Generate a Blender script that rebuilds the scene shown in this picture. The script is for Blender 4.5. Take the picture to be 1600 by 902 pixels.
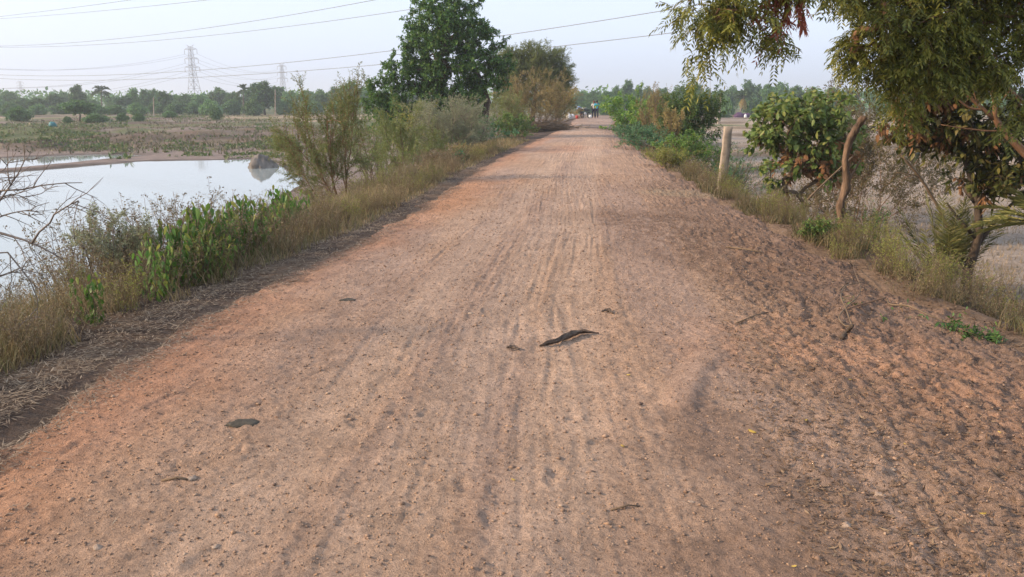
import bpy, math, random
import numpy as np
from mathutils import Vector

for _o in list(bpy.data.objects):
    bpy.data.objects.remove(_o, do_unlink=True)
SC = bpy.context.scene
COL = SC.collection
R = math.radians

# ------------------------------------------------------------------ camera
CAM_Z = 1.6
FPX = 1200.0                       # focal length in photo pixels (1600 wide)
PITCH = math.atan((451 - 160) / FPX)
cam_data = bpy.data.cameras.new('camera')
cam = bpy.data.objects.new('camera', cam_data)
COL.objects.link(cam)
cam_data.sensor_width = 36.0
cam_data.lens = 36.0 * FPX / 1600.0
cam_data.clip_start = 0.05
cam_data.clip_end = 9000.0
cam.location = (0, 0, CAM_Z)
cam.rotation_euler = (math.pi / 2 - PITCH, 0, 0)
SC.camera = cam

# ------------------------------------------------------------------ sky and sun
SUN_EL, SUN_AZ = 24.0, -97.0       # azimuth measured from +Y (view direction) towards +X
world = bpy.data.worlds.new('World')
SC.world = world
world.use_nodes = True
wn, wl = world.node_tree.nodes, world.node_tree.links
wn.clear()
sky = wn.new('ShaderNodeTexSky')
sky.sky_type = 'NISHITA'
sky.sun_disc = False
sky.sun_elevation = R(SUN_EL)
sky.sun_rotation = R(SUN_AZ)
sky.altitude = 100
sky.air_density = 1.3
sky.dust_density = 4.0
sky.ozone_density = 2.0
hs = wn.new('ShaderNodeHueSaturation')
hs.inputs['Saturation'].default_value = 0.55
mixw = wn.new('ShaderNodeMix'); mixw.data_type = 'RGBA'
mixw.inputs['Factor'].default_value = 0.50
mixw.inputs['B'].default_value = (8.5, 9.8, 12.5, 1)      # even milky haze of the whole sky
bg = wn.new('ShaderNodeBackground')
bg.inputs['Strength'].default_value = 0.115
wo = wn.new('ShaderNodeOutputWorld')
wl.new(sky.outputs[0], hs.inputs['Color'])
wl.new(hs.outputs[0], mixw.inputs['A'])
wl.new(mixw.outputs['Result'], bg.inputs['Color'])
wl.new(bg.outputs[0], wo.inputs['Surface'])

sd = bpy.data.lights.new('sun', 'SUN')
sd.energy = 4.4
sd.angle = R(3.5)
sd.color = (1.0, 0.74, 0.50)
sun = bpy.data.objects.new('sun', sd)
COL.objects.link(sun)
SUN_DIR = Vector((math.sin(R(SUN_AZ)) * math.cos(R(SUN_EL)), math.cos(R(SUN_AZ)) * math.cos(R(SUN_EL)), math.sin(R(SUN_EL))))
sun.rotation_euler = SUN_DIR.to_track_quat('Z', 'Y').to_euler()
sun.location = (-40, 0, 40)

SC.view_settings.view_transform = 'Standard'
SC.view_settings.look = 'None'
SC.view_settings.gamma = 1.0
SC.view_settings.exposure = 0.52
try:
    SC.view_settings.use_curve_mapping = False
except Exception:
    pass
SC.cycles.max_bounces = 6
SC.cycles.diffuse_bounces = 3
SC.cycles.transmission_bounces = 4
SC.cycles.transparent_max_bounces = 8
SC.cycles.volume_bounces = 0
SC.cycles.use_denoising = True
SC.cycles.sample_clamp_indirect = 6.0

# ------------------------------------------------------------------ helpers
def lerp(a, b, t):
    return a + (b - a) * t
def smooth(e0, e1, x):
    t = np.clip((x - e0) / (e1 - e0), 0, 1)
    return t * t * (3 - 2 * t)
def _hash(ix, iy, s):
    h = (ix * 374761393 + iy * 668265263 + s * 1442695041) & 0xffffffff
    h = ((h ^ (h >> 13)) * 1274126177) & 0xffffffff
    return ((h ^ (h >> 16)) & 0xffffff) / float(0xffffff)
def vnoise(x, y, s=0):
    x = np.asarray(x, float); y = np.asarray(y, float)
    fx = np.floor(x); fy = np.floor(y)
    ix = fx.astype(np.int64); iy = fy.astype(np.int64)
    tx = x - fx; ty = y - fy
    tx = tx * tx * tx * (tx * (tx * 6 - 15) + 10); ty = ty * ty * ty * (ty * (ty * 6 - 15) + 10)
    a = lerp(_hash(ix, iy, s), _hash(ix + 1, iy, s), tx)
    b = lerp(_hash(ix, iy + 1, s), _hash(ix + 1, iy + 1, s), tx)
    return lerp(a, b, ty) * 2 - 1
def fbm(x, y, s=0, o=4, g=0.5):
    r = 0; a = 1.0; f = 1.0; n = 0
    for i in range(o):
        c, q = math.cos(1.3 * i), math.sin(1.3 * i)
        r = r + a * vnoise((x * c - y * q) * f + 17.3 * i, (x * q + y * c) * f - 9.1 * i, s + i * 7)
        n += a; a *= g; f *= 2.03
    return r / n
_cp, _sp = math.cos(PITCH), math.sin(PITCH)
def ray(u, v):
    t = (v - 451.0) / FPX
    return np.array([(u - 800.0) / FPX, _cp - t * _sp, -_sp - t * _cp])
def at_z(u, v, z=0.0):
    """point where the photo's line of sight meets the level z"""
    d = ray(u, v); s = (z - CAM_Z) / d[2]
    return np.array([0, 0, CAM_Z]) + d * s
def at_y(u, v, y):
    """point on the photo's line of sight y metres ahead"""
    d = ray(u, v)
    return np.array([0, 0, CAM_Z]) + d * (y / d[1])
def seg_dist(x, y, pts):
    """distance to a polyline and the position along it (metres)"""
    best = np.full(np.shape(x), 1e9); along = np.zeros(np.shape(x)); acc = 0.0
    for (ax, ay), (bx, by) in zip(pts[:-1], pts[1:]):
        dx, dy = bx - ax, by - ay; L2 = dx * dx + dy * dy; L = math.sqrt(L2)
        t = np.clip(((x - ax) * dx + (y - ay) * dy) / L2, 0, 1)
        d = np.hypot(x - ax - t * dx, y - ay - t * dy)
        m = d < best
        best = np.where(m, d, best); along = np.where(m, acc + t * L, along); acc += L
    return best, along
def poly_sd(x, y, pts):
    """signed distance to a polygon, negative inside"""
    d, _ = seg_dist(x, y, list(pts) + [pts[0]])
    inside = np.zeros(np.shape(x), bool)
    n = len(pts)
    for i in range(n):
        ax, ay = pts[i]; bx, by = pts[(i + 1) % n]
        if ay == by:
            continue
        c = ((ay > y) != (by > y)) & (x < (bx - ax) * (y - ay) / (by - ay) + ax)
        inside ^= c
    return np.where(inside, -d, d)

# ------------------------------------------------------------------ mesh building
class MB:
    """collects vertices and faces as arrays and links them as one mesh"""
    def __init__(self):
        self.v = []; self.f = []; self.n = 0; self.c = []
    def add(self, V, F, col=None):
        V = np.asarray(V, float).reshape(-1, 3); F = np.asarray(F, np.int64)
        self.v.append(V); self.f.append(F + self.n); self.n += len(V)
        if col is not None:
            self.c.append(np.broadcast_to(np.asarray(col, float), (len(V), 3)))
        return self
    def mesh(self, name, mat, smooth_=False):
        me = bpy.data.meshes.new(name)
        if not self.v:
            return me
        V = np.concatenate(self.v)
        loops = np.concatenate([f.ravel() for f in self.f])
        tot = np.concatenate([np.full(len(f), f.shape[1]) for f in self.f])
        start = np.concatenate([[0], np.cumsum(tot)[:-1]])
        me.vertices.add(len(V)); me.vertices.foreach_set('co', V.ravel().astype(np.float32))
        me.loops.add(len(loops)); me.loops.foreach_set('vertex_index', loops.astype(np.int32))
        me.polygons.add(len(tot)); me.polygons.foreach_set('loop_start', start.astype(np.int32))
        me.polygons.foreach_set('loop_total', tot.astype(np.int32))
        me.update(calc_edges=True)
        if smooth_:
            me.polygons.foreach_set('use_smooth', np.ones(len(tot), bool))
        if self.c:
            C = np.concatenate(self.c)
            at = me.color_attributes.new('soil', 'FLOAT_COLOR', 'POINT')
            at.data.foreach_set('color', np.concatenate([C, np.ones((len(C), 1))], 1).ravel().astype(np.float32))
        me.materials.append(mat)
        me.validate()
        return me
def nrm(a):
    return a / np.maximum(np.linalg.norm(a, axis=-1, keepdims=True), 1e-9)
def tubes(mb, P, r0, r1, k=4, rad=None):
    """P (N,n,3): N bent tapering tubes"""
    P = np.asarray(P, float)
    if P.ndim == 2:
        P = P[None]
    N, n, _ = P.shape
    T = nrm(np.gradient(P, axis=1))
    ref = np.where(np.abs(T[:, :1, 2:3]) > 0.8, np.array([1.0, 0.2, 0]), np.array([0, 0.2, 1.0]))
    S = nrm(np.cross(T, np.broadcast_to(ref, T.shape))); U = np.cross(S, T)
    if rad is None:
        r0 = np.broadcast_to(np.asarray(r0, float).reshape(-1, 1), (N, 1)); r1 = np.broadcast_to(np.asarray(r1, float).reshape(-1, 1), (N, 1))
        rad = r0 + (r1 - r0) * np.linspace(0, 1, n)[None]
    else:
        rad = np.asarray(rad, float).reshape(N, n)
    a = np.arange(k) / k * 2 * math.pi
    V = P[:, :, None] + rad[:, :, None, None] * (S[:, :, None] * np.cos(a)[None, None, :, None] + U[:, :, None] * np.sin(a)[None, None, :, None])
    idx = np.arange(N * n * k).reshape(N, n, k)
    nx = np.roll(idx, -1, 2)
    F = np.stack([idx[:, :-1], nx[:, :-1], nx[:, 1:], idx[:, 1:]], -1).reshape(-1, 4)
    mb.add(V, F)
    if k > 2:
        tip = idx[:, -1]; base = idx[:, 0][:, ::-1]
        if k == 4:
            mb.f.append(tip + mb.n - N * n * k); mb.f.append(base + mb.n - N * n * k)
        else:
            mb.f.append(tip + mb.n - N * n * k); mb.f.append(base + mb.n - N * n * k)
def box(mb, c, s, rz=0.0, taper=1.0):
    x, y, z = np.array(s) / 2
    V = np.array([[-x, -y, -z], [x, -y, -z], [x, y, -z], [-x, y, -z], [-x * taper, -y * taper, z], [x * taper, -y * taper, z], [x * taper, y * taper, z], [-x * taper, y * taper, z]])
    cz, sz = math.cos(rz), math.sin(rz)
    V = np.stack([V[:, 0] * cz - V[:, 1] * sz, V[:, 0] * sz + V[:, 1] * cz, V[:, 2]], 1) + np.array(c)
    mb.add(V, [[3, 2, 1, 0], [4, 5, 6, 7], [0, 1, 5, 4], [1, 2, 6, 5], [2, 3, 7, 6], [3, 0, 4, 7]])
def bar(mb, a, b, t):
    tubes(mb, np.array([[a, b]], float), t, t, 4)
def leaf_diamond(mb, P, D, S, L, W, droop=0.0, fold=0.15):
    """two-triangle leaves: P base, D direction, S sideways, L length, W width"""
    P = P.reshape(-1, 3); D = nrm(D.reshape(-1, 3)); S = nrm(S.reshape(-1, 3)); M = len(P)
    L = np.broadcast_to(np.asarray(L, float).reshape(-1), (M,))[:, None]; W = np.broadcast_to(np.asarray(W, float).reshape(-1), (M,))[:, None]
    N = nrm(np.cross(D, S))
    mid = P + D * L * 0.45
    tip = P + D * L - np.array([0, 0, 1.0]) * L * droop
    V = np.stack([P, mid + S * W / 2 + N * W * fold, tip, mid - S * W / 2 + N * W * fold], 1)
    i = np.arange(M)[:, None] * 4
    mb.add(V, np.concatenate([i + np.array([[0, 1, 2]]), i + np.array([[0, 2, 3]])]))
def leaf_oval(mb, P, D, S, L, W, droop=0.3, fold=0.12, heart=False):
    """broad six-point leaves bent along the midrib"""
    P = P.reshape(-1, 3); D = nrm(D.reshape(-1, 3)); S = nrm(S.reshape(-1, 3)); M = len(P)
    L = np.broadcast_to(np.asarray(L, float).reshape(-1), (M,))[:, None]; W = np.broadcast_to(np.asarray(W, float).reshape(-1), (M,))[:, None]
    N = nrm(np.cross(D, S)); Z = np.array([0, 0, 1.0])
    m1 = P + D * L * 0.28 - Z * L * droop * 0.06; m2 = P + D * L * 0.68 - Z * L * droop * 0.4; tip = P + D * L - Z * L * droop
    w1, w2 = (0.52, 0.36) if heart else (0.46, 0.42)
    V = np.stack([P, m1 + S * W * w1 + N * W * fold, m2 + S * W * w2 + N * W * fold, tip, m2 - S * W * w2 + N * W * fold, m1 - S * W * w1 + N * W * fold, m1, m2], 1)
    i = np.arange(M)[:, None] * 8
    tr = np.concatenate([i + np.array([[0, 1, 6]]), i + np.array([[2, 3, 7]]), i + np.array([[0, 6, 5]]), i + np.array([[7, 3, 4]])])
    qd = np.concatenate([i + np.array([[6, 1, 2, 7]]), i + np.array([[5, 6, 7, 4]])])
    n0 = mb.n
    mb.add(V, tr); mb.f.append(qd + n0)
def rdir(rng, n):
    return nrm(rng.normal(size=(n, 3)))
def grow(par, k, ln, ang, rng, n=5, up=0.15, wig=0.25, tmin=0.25, tmax=1.0, even=False):
    """k children per parent polyline, bent, with a tendency upwards"""
    N, m, _ = par.shape
    t = rng.uniform(tmin, tmax, (N, k))
    if even:
        t = np.broadcast_to(np.linspace(tmin, tmax, k), (N, k)) + rng.uniform(-.02, .02, (N, k)); t = np.clip(t, 0, 1)
    f = t * (m - 1); i = np.minimum(f.astype(int), m - 2); fr = (f - i)[..., None]
    ar = np.arange(N)[:, None]
    p = par[ar, i] * (1 - fr) + par[ar, i + 1] * fr
    d = nrm(par[ar, i + 1] - par[ar, i])
    sd_ = nrm(np.cross(d, rdir(rng, N * k).reshape(N, k, 3)))
    a = rng.uniform(ang[0], ang[1], (N, k, 1))
    d = nrm(d * np.cos(a) + sd_ * np.sin(a)).reshape(-1, 3); p = p.reshape(-1, 3)
    L = rng.uniform(ln[0], ln[1], N * k) * (1.15 - 0.5 * t.reshape(-1))
    out = [p]; step = (L / (n - 1))[:, None]
    for j in range(n - 1):
        d = nrm(d + np.array([0, 0, up]) + rng.normal(size=d.shape) * wig)
        p = p + d * step; out.append(p)
    return np.stack(out, 1)
def stems(rng, k, spread, ln, lean=(0.1, 0.6), n=6, up=0.1, wig=0.12, az=None):
    """k stems from a common foot at the origin"""
    a = rng.uniform(0, 2 * math.pi, k) if az is None else rng.uniform(az[0], az[1], k)
    le = rng.uniform(lean[0], lean[1], k)
    d = np.stack([np.sin(le) * np.cos(a), np.sin(le) * np.sin(a), np.cos(le)], 1)
    p = np.stack([np.cos(a) * spread * rng.uniform(0, 1, k), np.sin(a) * spread * rng.uniform(0, 1, k), np.full(k, -0.08)], 1)
    L = rng.uniform(ln[0], ln[1], k); step = (L / (n - 1))[:, None]; out = [p]
    for j in range(n - 1):
        d = nrm(d + np.array([0, 0, up]) + rng.normal(size=d.shape) * wig); p = p + d * step; out.append(p)
    return np.stack(out, 1)
def along(par, k, rng, tmin=0.1, tmax=1.0):
    """k points on every polyline: position, tangent"""
    N, m, _ = par.shape
    t = (np.arange(k)[None] + rng.uniform(0, 1, (N, k))) / k * (tmax - tmin) + tmin
    f = t * (m - 1); i = np.minimum(f.astype(int), m - 2); fr = (f - i)[..., None]; ar = np.arange(N)[:, None]
    p = par[ar, i] * (1 - fr) + par[ar, i + 1] * fr; d = nrm(par[ar, i + 1] - par[ar, i])
    return p.reshape(-1, 3), d.reshape(-1, 3)

# ------------------------------------------------------------------ objects
def link(o, parent=None):
    COL.objects.link(o)
    if parent is not None:
        o.parent = parent
    return o
def mobj(name, mesh, parent=None):
    return link(bpy.data.objects.new(name, mesh), parent)
def tag(o, label, cat, group=None, kind=None):
    if label: o['label'] = label
    if cat: o['category'] = cat
    if group: o['group'] = group
    if kind: o['kind'] = kind
    return o
def structure(name, mesh):
    o = mobj(name, mesh); o['kind'] = 'structure'; return o
def stuff(name, mesh, label, cat):
    return tag(mobj(name, mesh), label, cat, kind='stuff')
def thing(name, label, cat, loc, parts, group=None, rz=0.0, sc=1.0):
    """Empty at the foot of a thing; parts = [(name, mesh) or (name, mesh, [(sub, mesh)...])]"""
    e = link(bpy.data.objects.new(name, None))
    e.empty_display_size = 0.1
    e.location = loc; e.rotation_euler = (0, 0, rz)
    e.scale = (sc, sc, sc) if np.isscalar(sc) else sc
    tag(e, label, cat, group)
    for p in parts:
        o = mobj(p[0], p[1], e)
        if len(p) > 2:
            for s in p[2]:
                mobj(s[0], s[1], o)
    return e

# ------------------------------------------------------------------ materials
def new_mat(name):
    m = bpy.data.materials.new(name); m.use_nodes = True
    nt = m.node_tree; nt.nodes.clear()
    return m, nt.nodes, nt.links
def ramp(nodes, cols):
    r = nodes.new('ShaderNodeValToRGB')
    el = r.color_ramp.elements
    while len(el) < len(cols):
        el.new(0.5)
    for i, c in enumerate(cols):
        el[i].position = i / (len(cols) - 1); el[i].color = (*c, 1)
    return r
def leaf_mat(name, cols, trans=0.35, rough=0.55, objvar=0.25):
    m, n, l = new_mat(name)
    g = n.new('ShaderNodeNewGeometry'); oi = n.new('ShaderNodeObjectInfo')
    r = ramp(n, cols); l.new(g.outputs['Random Per Island'], r.inputs[0])
    hv = n.new('ShaderNodeHueSaturation'); l.new(r.outputs[0], hv.inputs['Color'])
    mp = n.new('ShaderNodeMapRange'); mp.inputs['To Min'].default_value = 1 - objvar; mp.inputs['To Max'].default_value = 1 + objvar
    l.new(oi.outputs['Random'], mp.inputs['Value']); l.new(mp.outputs[0], hv.inputs['Value'])
    b = n.new('ShaderNodeBsdfPrincipled'); b.inputs['Roughness'].default_value = rough
    b.inputs['Specular IOR Level'].default_value = 0.3
    l.new(hv.outputs[0], b.inputs['Base Color'])
    t = n.new('ShaderNodeBsdfTranslucent'); l.new(hv.outputs[0], t.inputs['Color'])
    mx = n.new('ShaderNodeMixShader'); mx.inputs[0].default_value = trans
    l.new(b.outputs[0], mx.inputs[1]); l.new(t.outputs[0], mx.inputs[2])
    o = n.new('ShaderNodeOutputMaterial'); l.new(mx.outputs[0], o.inputs['Surface'])
    return m
def noise_mat(name, cols, scale=8.0, rough=0.85, bump=0.3, bscale=None, stretch=(1, 1, 1), dist=0.02):
    """surface of mottled colour with fine relief"""
    m, n, l = new_mat(name)
    tc = n.new('ShaderNodeTexCoord'); mp = n.new('ShaderNodeMapping'); mp.inputs['Scale'].default_value = stretch
    l.new(tc.outputs['Object'], mp.inputs[0])
    nz = n.new('ShaderNodeTexNoise'); nz.inputs['Scale'].default_value = scale; nz.inputs['Detail'].default_value = 5
    l.new(mp.outputs[0], nz.inputs['Vector'])
    mr = n.new('ShaderNodeMapRange'); mr.inputs['From Min'].default_value = 0.3; mr.inputs['From Max'].default_value = 0.7
    l.new(nz.outputs['Fac'], mr.inputs['Value'])
    r = ramp(n, cols); l.new(mr.outputs[0], r.inputs[0])
    b = n.new('ShaderNodeBsdfPrincipled'); b.inputs['Roughness'].default_value = rough; b.inputs['Specular IOR Level'].default_value = 0.25
    l.new(r.outputs[0], b.inputs['Base Color'])
    n2 = n.new('ShaderNodeTexNoise'); n2.inputs['Scale'].default_value = bscale or scale * 3; n2.inputs['Detail'].default_value = 4
    l.new(mp.outputs[0], n2.inputs['Vector'])
    bp = n.new('ShaderNodeBump'); bp.inputs['Strength'].default_value = bump; bp.inputs['Distance'].default_value = dist
    l.new(n2.outputs['Fac'], bp.inputs['Height']); l.new(bp.outputs[0], b.inputs['Normal'])
    o = n.new('ShaderNodeOutputMaterial'); l.new(b.outputs[0], o.inputs['Surface'])
    return m
def island_mat(name, cols, rough=0.8):
    """every loose piece (stone, straw, dry leaf) its own shade"""
    m, n, l = new_mat(name)
    g = n.new('ShaderNodeNewGeometry'); r = ramp(n, cols); l.new(g.outputs['Random Per Island'], r.inputs[0])
    b = n.new('ShaderNodeBsdfPrincipled'); b.inputs['Roughness'].default_value = rough; b.inputs['Specular IOR Level'].default_value = 0.2
    l.new(r.outputs[0], b.inputs['Base Color'])
    o = n.new('ShaderNodeOutputMaterial'); l.new(b.outputs[0], o.inputs['Surface'])
    return m
def soil_mat(name, layers, dist=0.01):
    """colour from the soil attribute, grain and relief from noise: layers = [(scale, tint, bump)]"""
    m, n, l = new_mat(name)
    tc = n.new('ShaderNodeTexCoord')
    at = n.new('ShaderNodeVertexColor'); at.layer_name = 'soil'
    col = at.outputs['Color']; hsum = None
    for sc, tint, bmp in layers:
        nz = n.new('ShaderNodeTexNoise'); nz.inputs['Scale'].default_value = sc; nz.inputs['Detail'].default_value = 6; nz.inputs['Roughness'].default_value = 0.65
        l.new(tc.outputs['Object'], nz.inputs['Vector'])
        mr = n.new('ShaderNodeMapRange'); mr.inputs['From Min'].default_value = 0.25; mr.inputs['From Max'].default_value = 0.75
        mr.inputs['To Min'].default_value = 1 - tint; mr.inputs['To Max'].default_value = 1 + tint
        l.new(nz.outputs['Fac'], mr.inputs['Value'])
        mu = n.new('ShaderNodeMix'); mu.data_type = 'RGBA'; mu.blend_type = 'MULTIPLY'; mu.inputs['Factor'].default_value = 1.0
        l.new(col, mu.inputs['A']); l.new(mr.outputs[0], mu.inputs['B']); col = mu.outputs['Result']
        ma = n.new('ShaderNodeMath'); ma.operation = 'MULTIPLY'; ma.inputs[1].default_value = bmp; l.new(nz.outputs['Fac'], ma.inputs[0])
        if hsum is None:
            hsum = ma.outputs[0]
        else:
            ad = n.new('ShaderNodeMath'); ad.operation = 'ADD'; l.new(hsum, ad.inputs[0]); l.new(ma.outputs[0], ad.inputs[1]); hsum = ad.outputs[0]
    b = n.new('ShaderNodeBsdfPrincipled'); b.inputs['Roughness'].default_value = 0.95; b.inputs['Specular IOR Level'].default_value = 0.1
    l.new(col, b.inputs['Base Color'])
    bp = n.new('ShaderNodeBump'); bp.inputs['Strength'].default_value = 1.0; bp.inputs['Distance'].default_value = dist
    l.new(hsum, bp.inputs['Height']); l.new(bp.outputs[0], b.inputs['Normal'])
    o = n.new('ShaderNodeOutputMaterial'); l.new(b.outputs[0], o.inputs['Surface'])
    return m
def plain_mat(name, c, rough=0.6, metal=0.0):
    return noise_mat(name, [tuple(x * 0.85 for x in c), tuple(min(1, x * 1.12) for x in c)], 14, rough, 0.08, dist=0.004)

# ================================================================== THE LAND
_LY = [-30, 3.45, 5.6, 9.8, 19.5, 35, 57.6, 75, 87, 110, 150]
_LX = [-2.7, -2.49, -2.42, -1.65, -0.8, 1.2, 4.2, 5.9, 8.5, 17, 40]
_RY = [-30, 4.7, 8, 15.3, 25, 45, 60, 75, 87, 110, 150]
_RX = [3.5, 3.3, 3.36, 3.55, 4.2, 5.7, 7.6, 9.8, 12.8, 22, 46]
def XL(y): return np.interp(y, _LY, _LX)
def XR(y): return np.interp(y, _RY, _RX)
WATER_Z = -2.0
def _px(pts, z=WATER_Z): return [tuple(at_z(u, v, z)[:2]) for u, v in pts]
POND = _px([(-260, 284), (-60, 273), (0, 270), (80, 264), (154, 258), (190, 255), (225, 252), (300, 251), (350, 250), (392, 249), (425, 254), (440, 262), (462, 270)]) + [(-10, 37), (-9.0, 30), (-8.0, 22), (-7.4, 14), (-7.8, 5), (-8.2, -8), (-60, -8), (-60, 20)]
INLET = _px([(-160, 262), (0, 265), (60, 260), (118, 254), (160, 249), (192, 246), (228, 243.4), (190, 241.5), (150, 241.5), (60, 244.5), (0, 247), (-160, 249)])
def land(x, y):
    """height of the ground"""
    x = np.asarray(x, float); y = np.asarray(y, float)
    xl, xr = XL(y), XR(y)
    dl, dr = xl - x, x - xr
    far = smooth(95, 130, y) + smooth(25, 60, -y) * 0
    wob = fbm(x * 0.5, y * 0.5, 3, 3)
    n1 = fbm(x * 0.06, y * 0.06, 11, 3); n2 = fbm(x * 0.35, y * 0.35, 5, 3)
    # left: bank falling to the pond floor, then the far shore and fields
    bank = -0.05 * smooth(0.2, 0.9, dl) - 2.1 * smooth(0.8, 5.6 + np.clip(y - 20, 0, 20) * 0.22, dl + wob * 0.3)
    plain = -1.95 + 0.75 * smooth(52, 75, y) + 0.35 * smooth(75, 120, y) + 0.25 * n1 * smooth(50, 65, y)
    mound = 0.75 * np.clip(fbm(x * 0.16, y * 0.22, 23, 3) + 0.05, 0, 1) * smooth(56, 60, y) * (1 - smooth(72, 82, y)) * smooth(5, 14, dl)
    lz = np.maximum(bank, -2.15) * (1 - smooth(5, 8, dl)) + np.where(y < 48, -1.86, plain) * smooth(5, 8, dl)
    lz = lz + mound + n2 * 0.06 * smooth(0.6, 3, dl)
    sp = np.minimum(poly_sd(x, y, POND), poly_sd(x, y, INLET)) + wob * 0.25 + fbm(x * 1.7, y * 1.7, 8, 3) * 0.12
    shore = WATER_Z + np.clip(sp * 0.14, -0.7, 0.5)
    lz = np.where(sp < 0, np.minimum(lz, shore), np.where(dl > 4, lerp(np.minimum(lz, shore + 0.02), lz, smooth(0.0, 4.0, sp)), np.maximum(lz, WATER_Z + np.minimum(sp * 0.3, 0.25))))
    # right: short slope to the harvested field with low terraces
    rz = -1.05 * smooth(0.3, 2.4, dr + wob * 0.35) + n2 * 0.05 * smooth(0.3, 2, dr)
    terr = 0
    for yy, st in ((38, .10), (47, .14), (58, .12), (70, .15), (86, .15), (104, .16), (125, .16)):
        e = y - yy - 1.6 * np.sin(x * 0.07 + yy) - 0.02 * x
        terr = terr + st * smooth(-0.4, 0.4, e) + 0.16 * np.exp(-(e / 0.45) ** 2)
    rz = rz + terr * smooth(2.5, 6, dr) * 0.8
    h = np.where(dl > 0, lz, np.where(dr > 0, rz, 0.0))
    crown = 0.05 * np.clip(1 - ((x - (xl + xr) / 2) / ((xr - xl) / 2 + 1e-6)) ** 2, 0, 1)
    h = h + np.where((dl <= 0) & (dr <= 0), crown, 0)
    # the causeway dies away beyond the bend
    flat = -0.75 + 0.3 * n1
    return lerp(h, flat, far)
def land1(x, y): return float(land(np.array([x]), np.array([y]))[0])
def foot(u, y):
    """ground point y metres ahead under the photo column u"""
    for _ in range(3):
        x = (u - 800.0) / FPX * y / (_cp + _sp * 0.23)
        z = land1(x, y)
        d = (y * _cp - (z - CAM_Z) * _sp)
        x = (u - 800.0) / FPX * d
    return np.array([x, y, land1(x, y)])
def height_to(u, y, v, z0): return at_y(u, v, y)[2] - z0

def axis(fine, f0, f1, mid, m0, m1, e0, e1, gr=1.045):
    a = list(np.arange(f0, f1, fine))
    b = list(np.arange(f1, m1, mid)); c = list(np.arange(m0, f0, mid))
    up = [m1]; st = mid
    while up[-1] < e1:
        st *= gr; up.append(up[-1] + st)
    dn = [m0]; st = mid
    while dn[-1] > e0:
        st *= gr; dn.append(dn[-1] - st)
    return np.unique(np.round(np.array(dn[::-1] + c + a + b + up), 4))
gx = axis(0.14, -9, 9, 0.42, -62, 45, -2500, 2500)
gy = axis(0.14, 0.5, 24, 0.42, -12, 92, -700, 2500)
GX, GY = np.meshgrid(gx, gy)
GZ = land(GX, GY)
inroad = smooth(-0.05, 0.30, GX - XL(GY)) * smooth(-0.05, 0.30, XR(GY) - GX) * (1 - smooth(118, 124, GY))
near = smooth(60, 20, GY) * smooth(30, 12, np.abs(GX))
GZ = GZ + near * (fbm(GX * 1.6, GY * 1.6, 31, 4) * 0.035 + fbm(GX * 4.5, GY * 4.5, 32, 2) * 0.03 * smooth(-.3, .1, GX)) * (1 - inroad) - 0.16 * inroad
# colours of the bare ground
def mixc(a, b, t): return a + (np.asarray(b, float) - a) * t[..., None]
dl = XL(GY) - GX; dr = GX - XR(GY)
nA = fbm(GX * 0.22, GY * 0.22, 41, 4); nB = fbm(GX * 1.1, GY * 1.1, 42, 4); nC = fbm(GX * 0.035, GY * 0.05, 43, 4); nD = fbm(GX * 0.09, GY * 0.13, 44, 4)
C = np.zeros(GX.shape + (3,)) + np.array([0.20, 0.135, 0.09])
C = mixc(C, (0.080, 0.058, 0.046), smooth(-0.6, 0.1, nB) * smooth(-0.15, 0.12, dl) * (1 - smooth(1.2, 2.0, dl)))         # dark litter strip
C = mixc(C, (0.13, 0.105, 0.055), smooth(0.8, 1.6, dl) * (1 - smooth(4, 7, dl)))                                            # bank soil under the weeds
farl = smooth(5, 9, dl)
C = mixc(C, (0.215, 0.17, 0.145), farl)                                                                                      # shore mud
C = mixc(C, (0.19, 0.125, 0.088), farl * smooth(54, 62, GY) * smooth(-0.3, 0.4, nA))
C = mixc(C, (0.115, 0.098, 0.06), farl * smooth(55, 60, GY) * smooth(-0.15, 0.25, nB + nA * 0.6) * 0.7)
C = mixc(C, (0.105, 0.082, 0.062), farl * smooth(54, 62, GY) * smooth(0.05, 0.45, nD))
C = mixc(C, (0.30, 0.225, 0.15), farl * smooth(76, 90, GY) * smooth(-0.1, 0.3, nC))
C = mixc(C, (0.09, 0.115, 0.04), farl * smooth(60, 66, GY) * smooth(0.0, 0.35, -nD + 0.35 * nA) * 0.8)
sh = np.minimum(poly_sd(GX, GY, POND), poly_sd(GX, GY, INLET))
C = mixc(C, (0.105, 0.085, 0.072), smooth(1.1, 0.0, sh + nB * 0.4) * farl)                                                # wet rim
slope = smooth(0.1, 0.7, dr) * (1 - smooth(1.9, 2.9, dr))
C = mixc(C, (0.10, 0.07, 0.048), slope * smooth(-0.9, 0.0, nB))
fld = smooth(1.9, 3.0, dr + nB * 0.4)
C = mixc(C, (0.30, 0.245, 0.195), fld)
C = mixc(C, (0.20, 0.155, 0.115), fld * smooth(0.0, 0.4, nA) * 0.8)
C = mixc(C, (0.35, 0.27, 0.19), fld * smooth(40, 60, GY) * smooth(-0.2, 0.3, nC))
C = mixc(C, (0.115, 0.125, 0.06), fld * smooth(60, 80, GY) * smooth(0.1, 0.4, nD))
C = mixc(C, (0.10, 0.115, 0.05), smooth(130, 180, GY) * 0.8)
for yy in (38, 47, 58, 70, 86, 104, 125):
    e_ = GY - yy - 1.6 * np.sin(GX * 0.07 + yy) - 0.02 * GX
    C = mixc(C, (0.13, 0.10, 0.07), smooth(2.5, 6, dr) * np.exp(-((e_ + 0.5) / (0.35 + 0.004 * yy)) ** 2) * smooth(-0.4, 0.2, nA) * 0.9)
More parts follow.
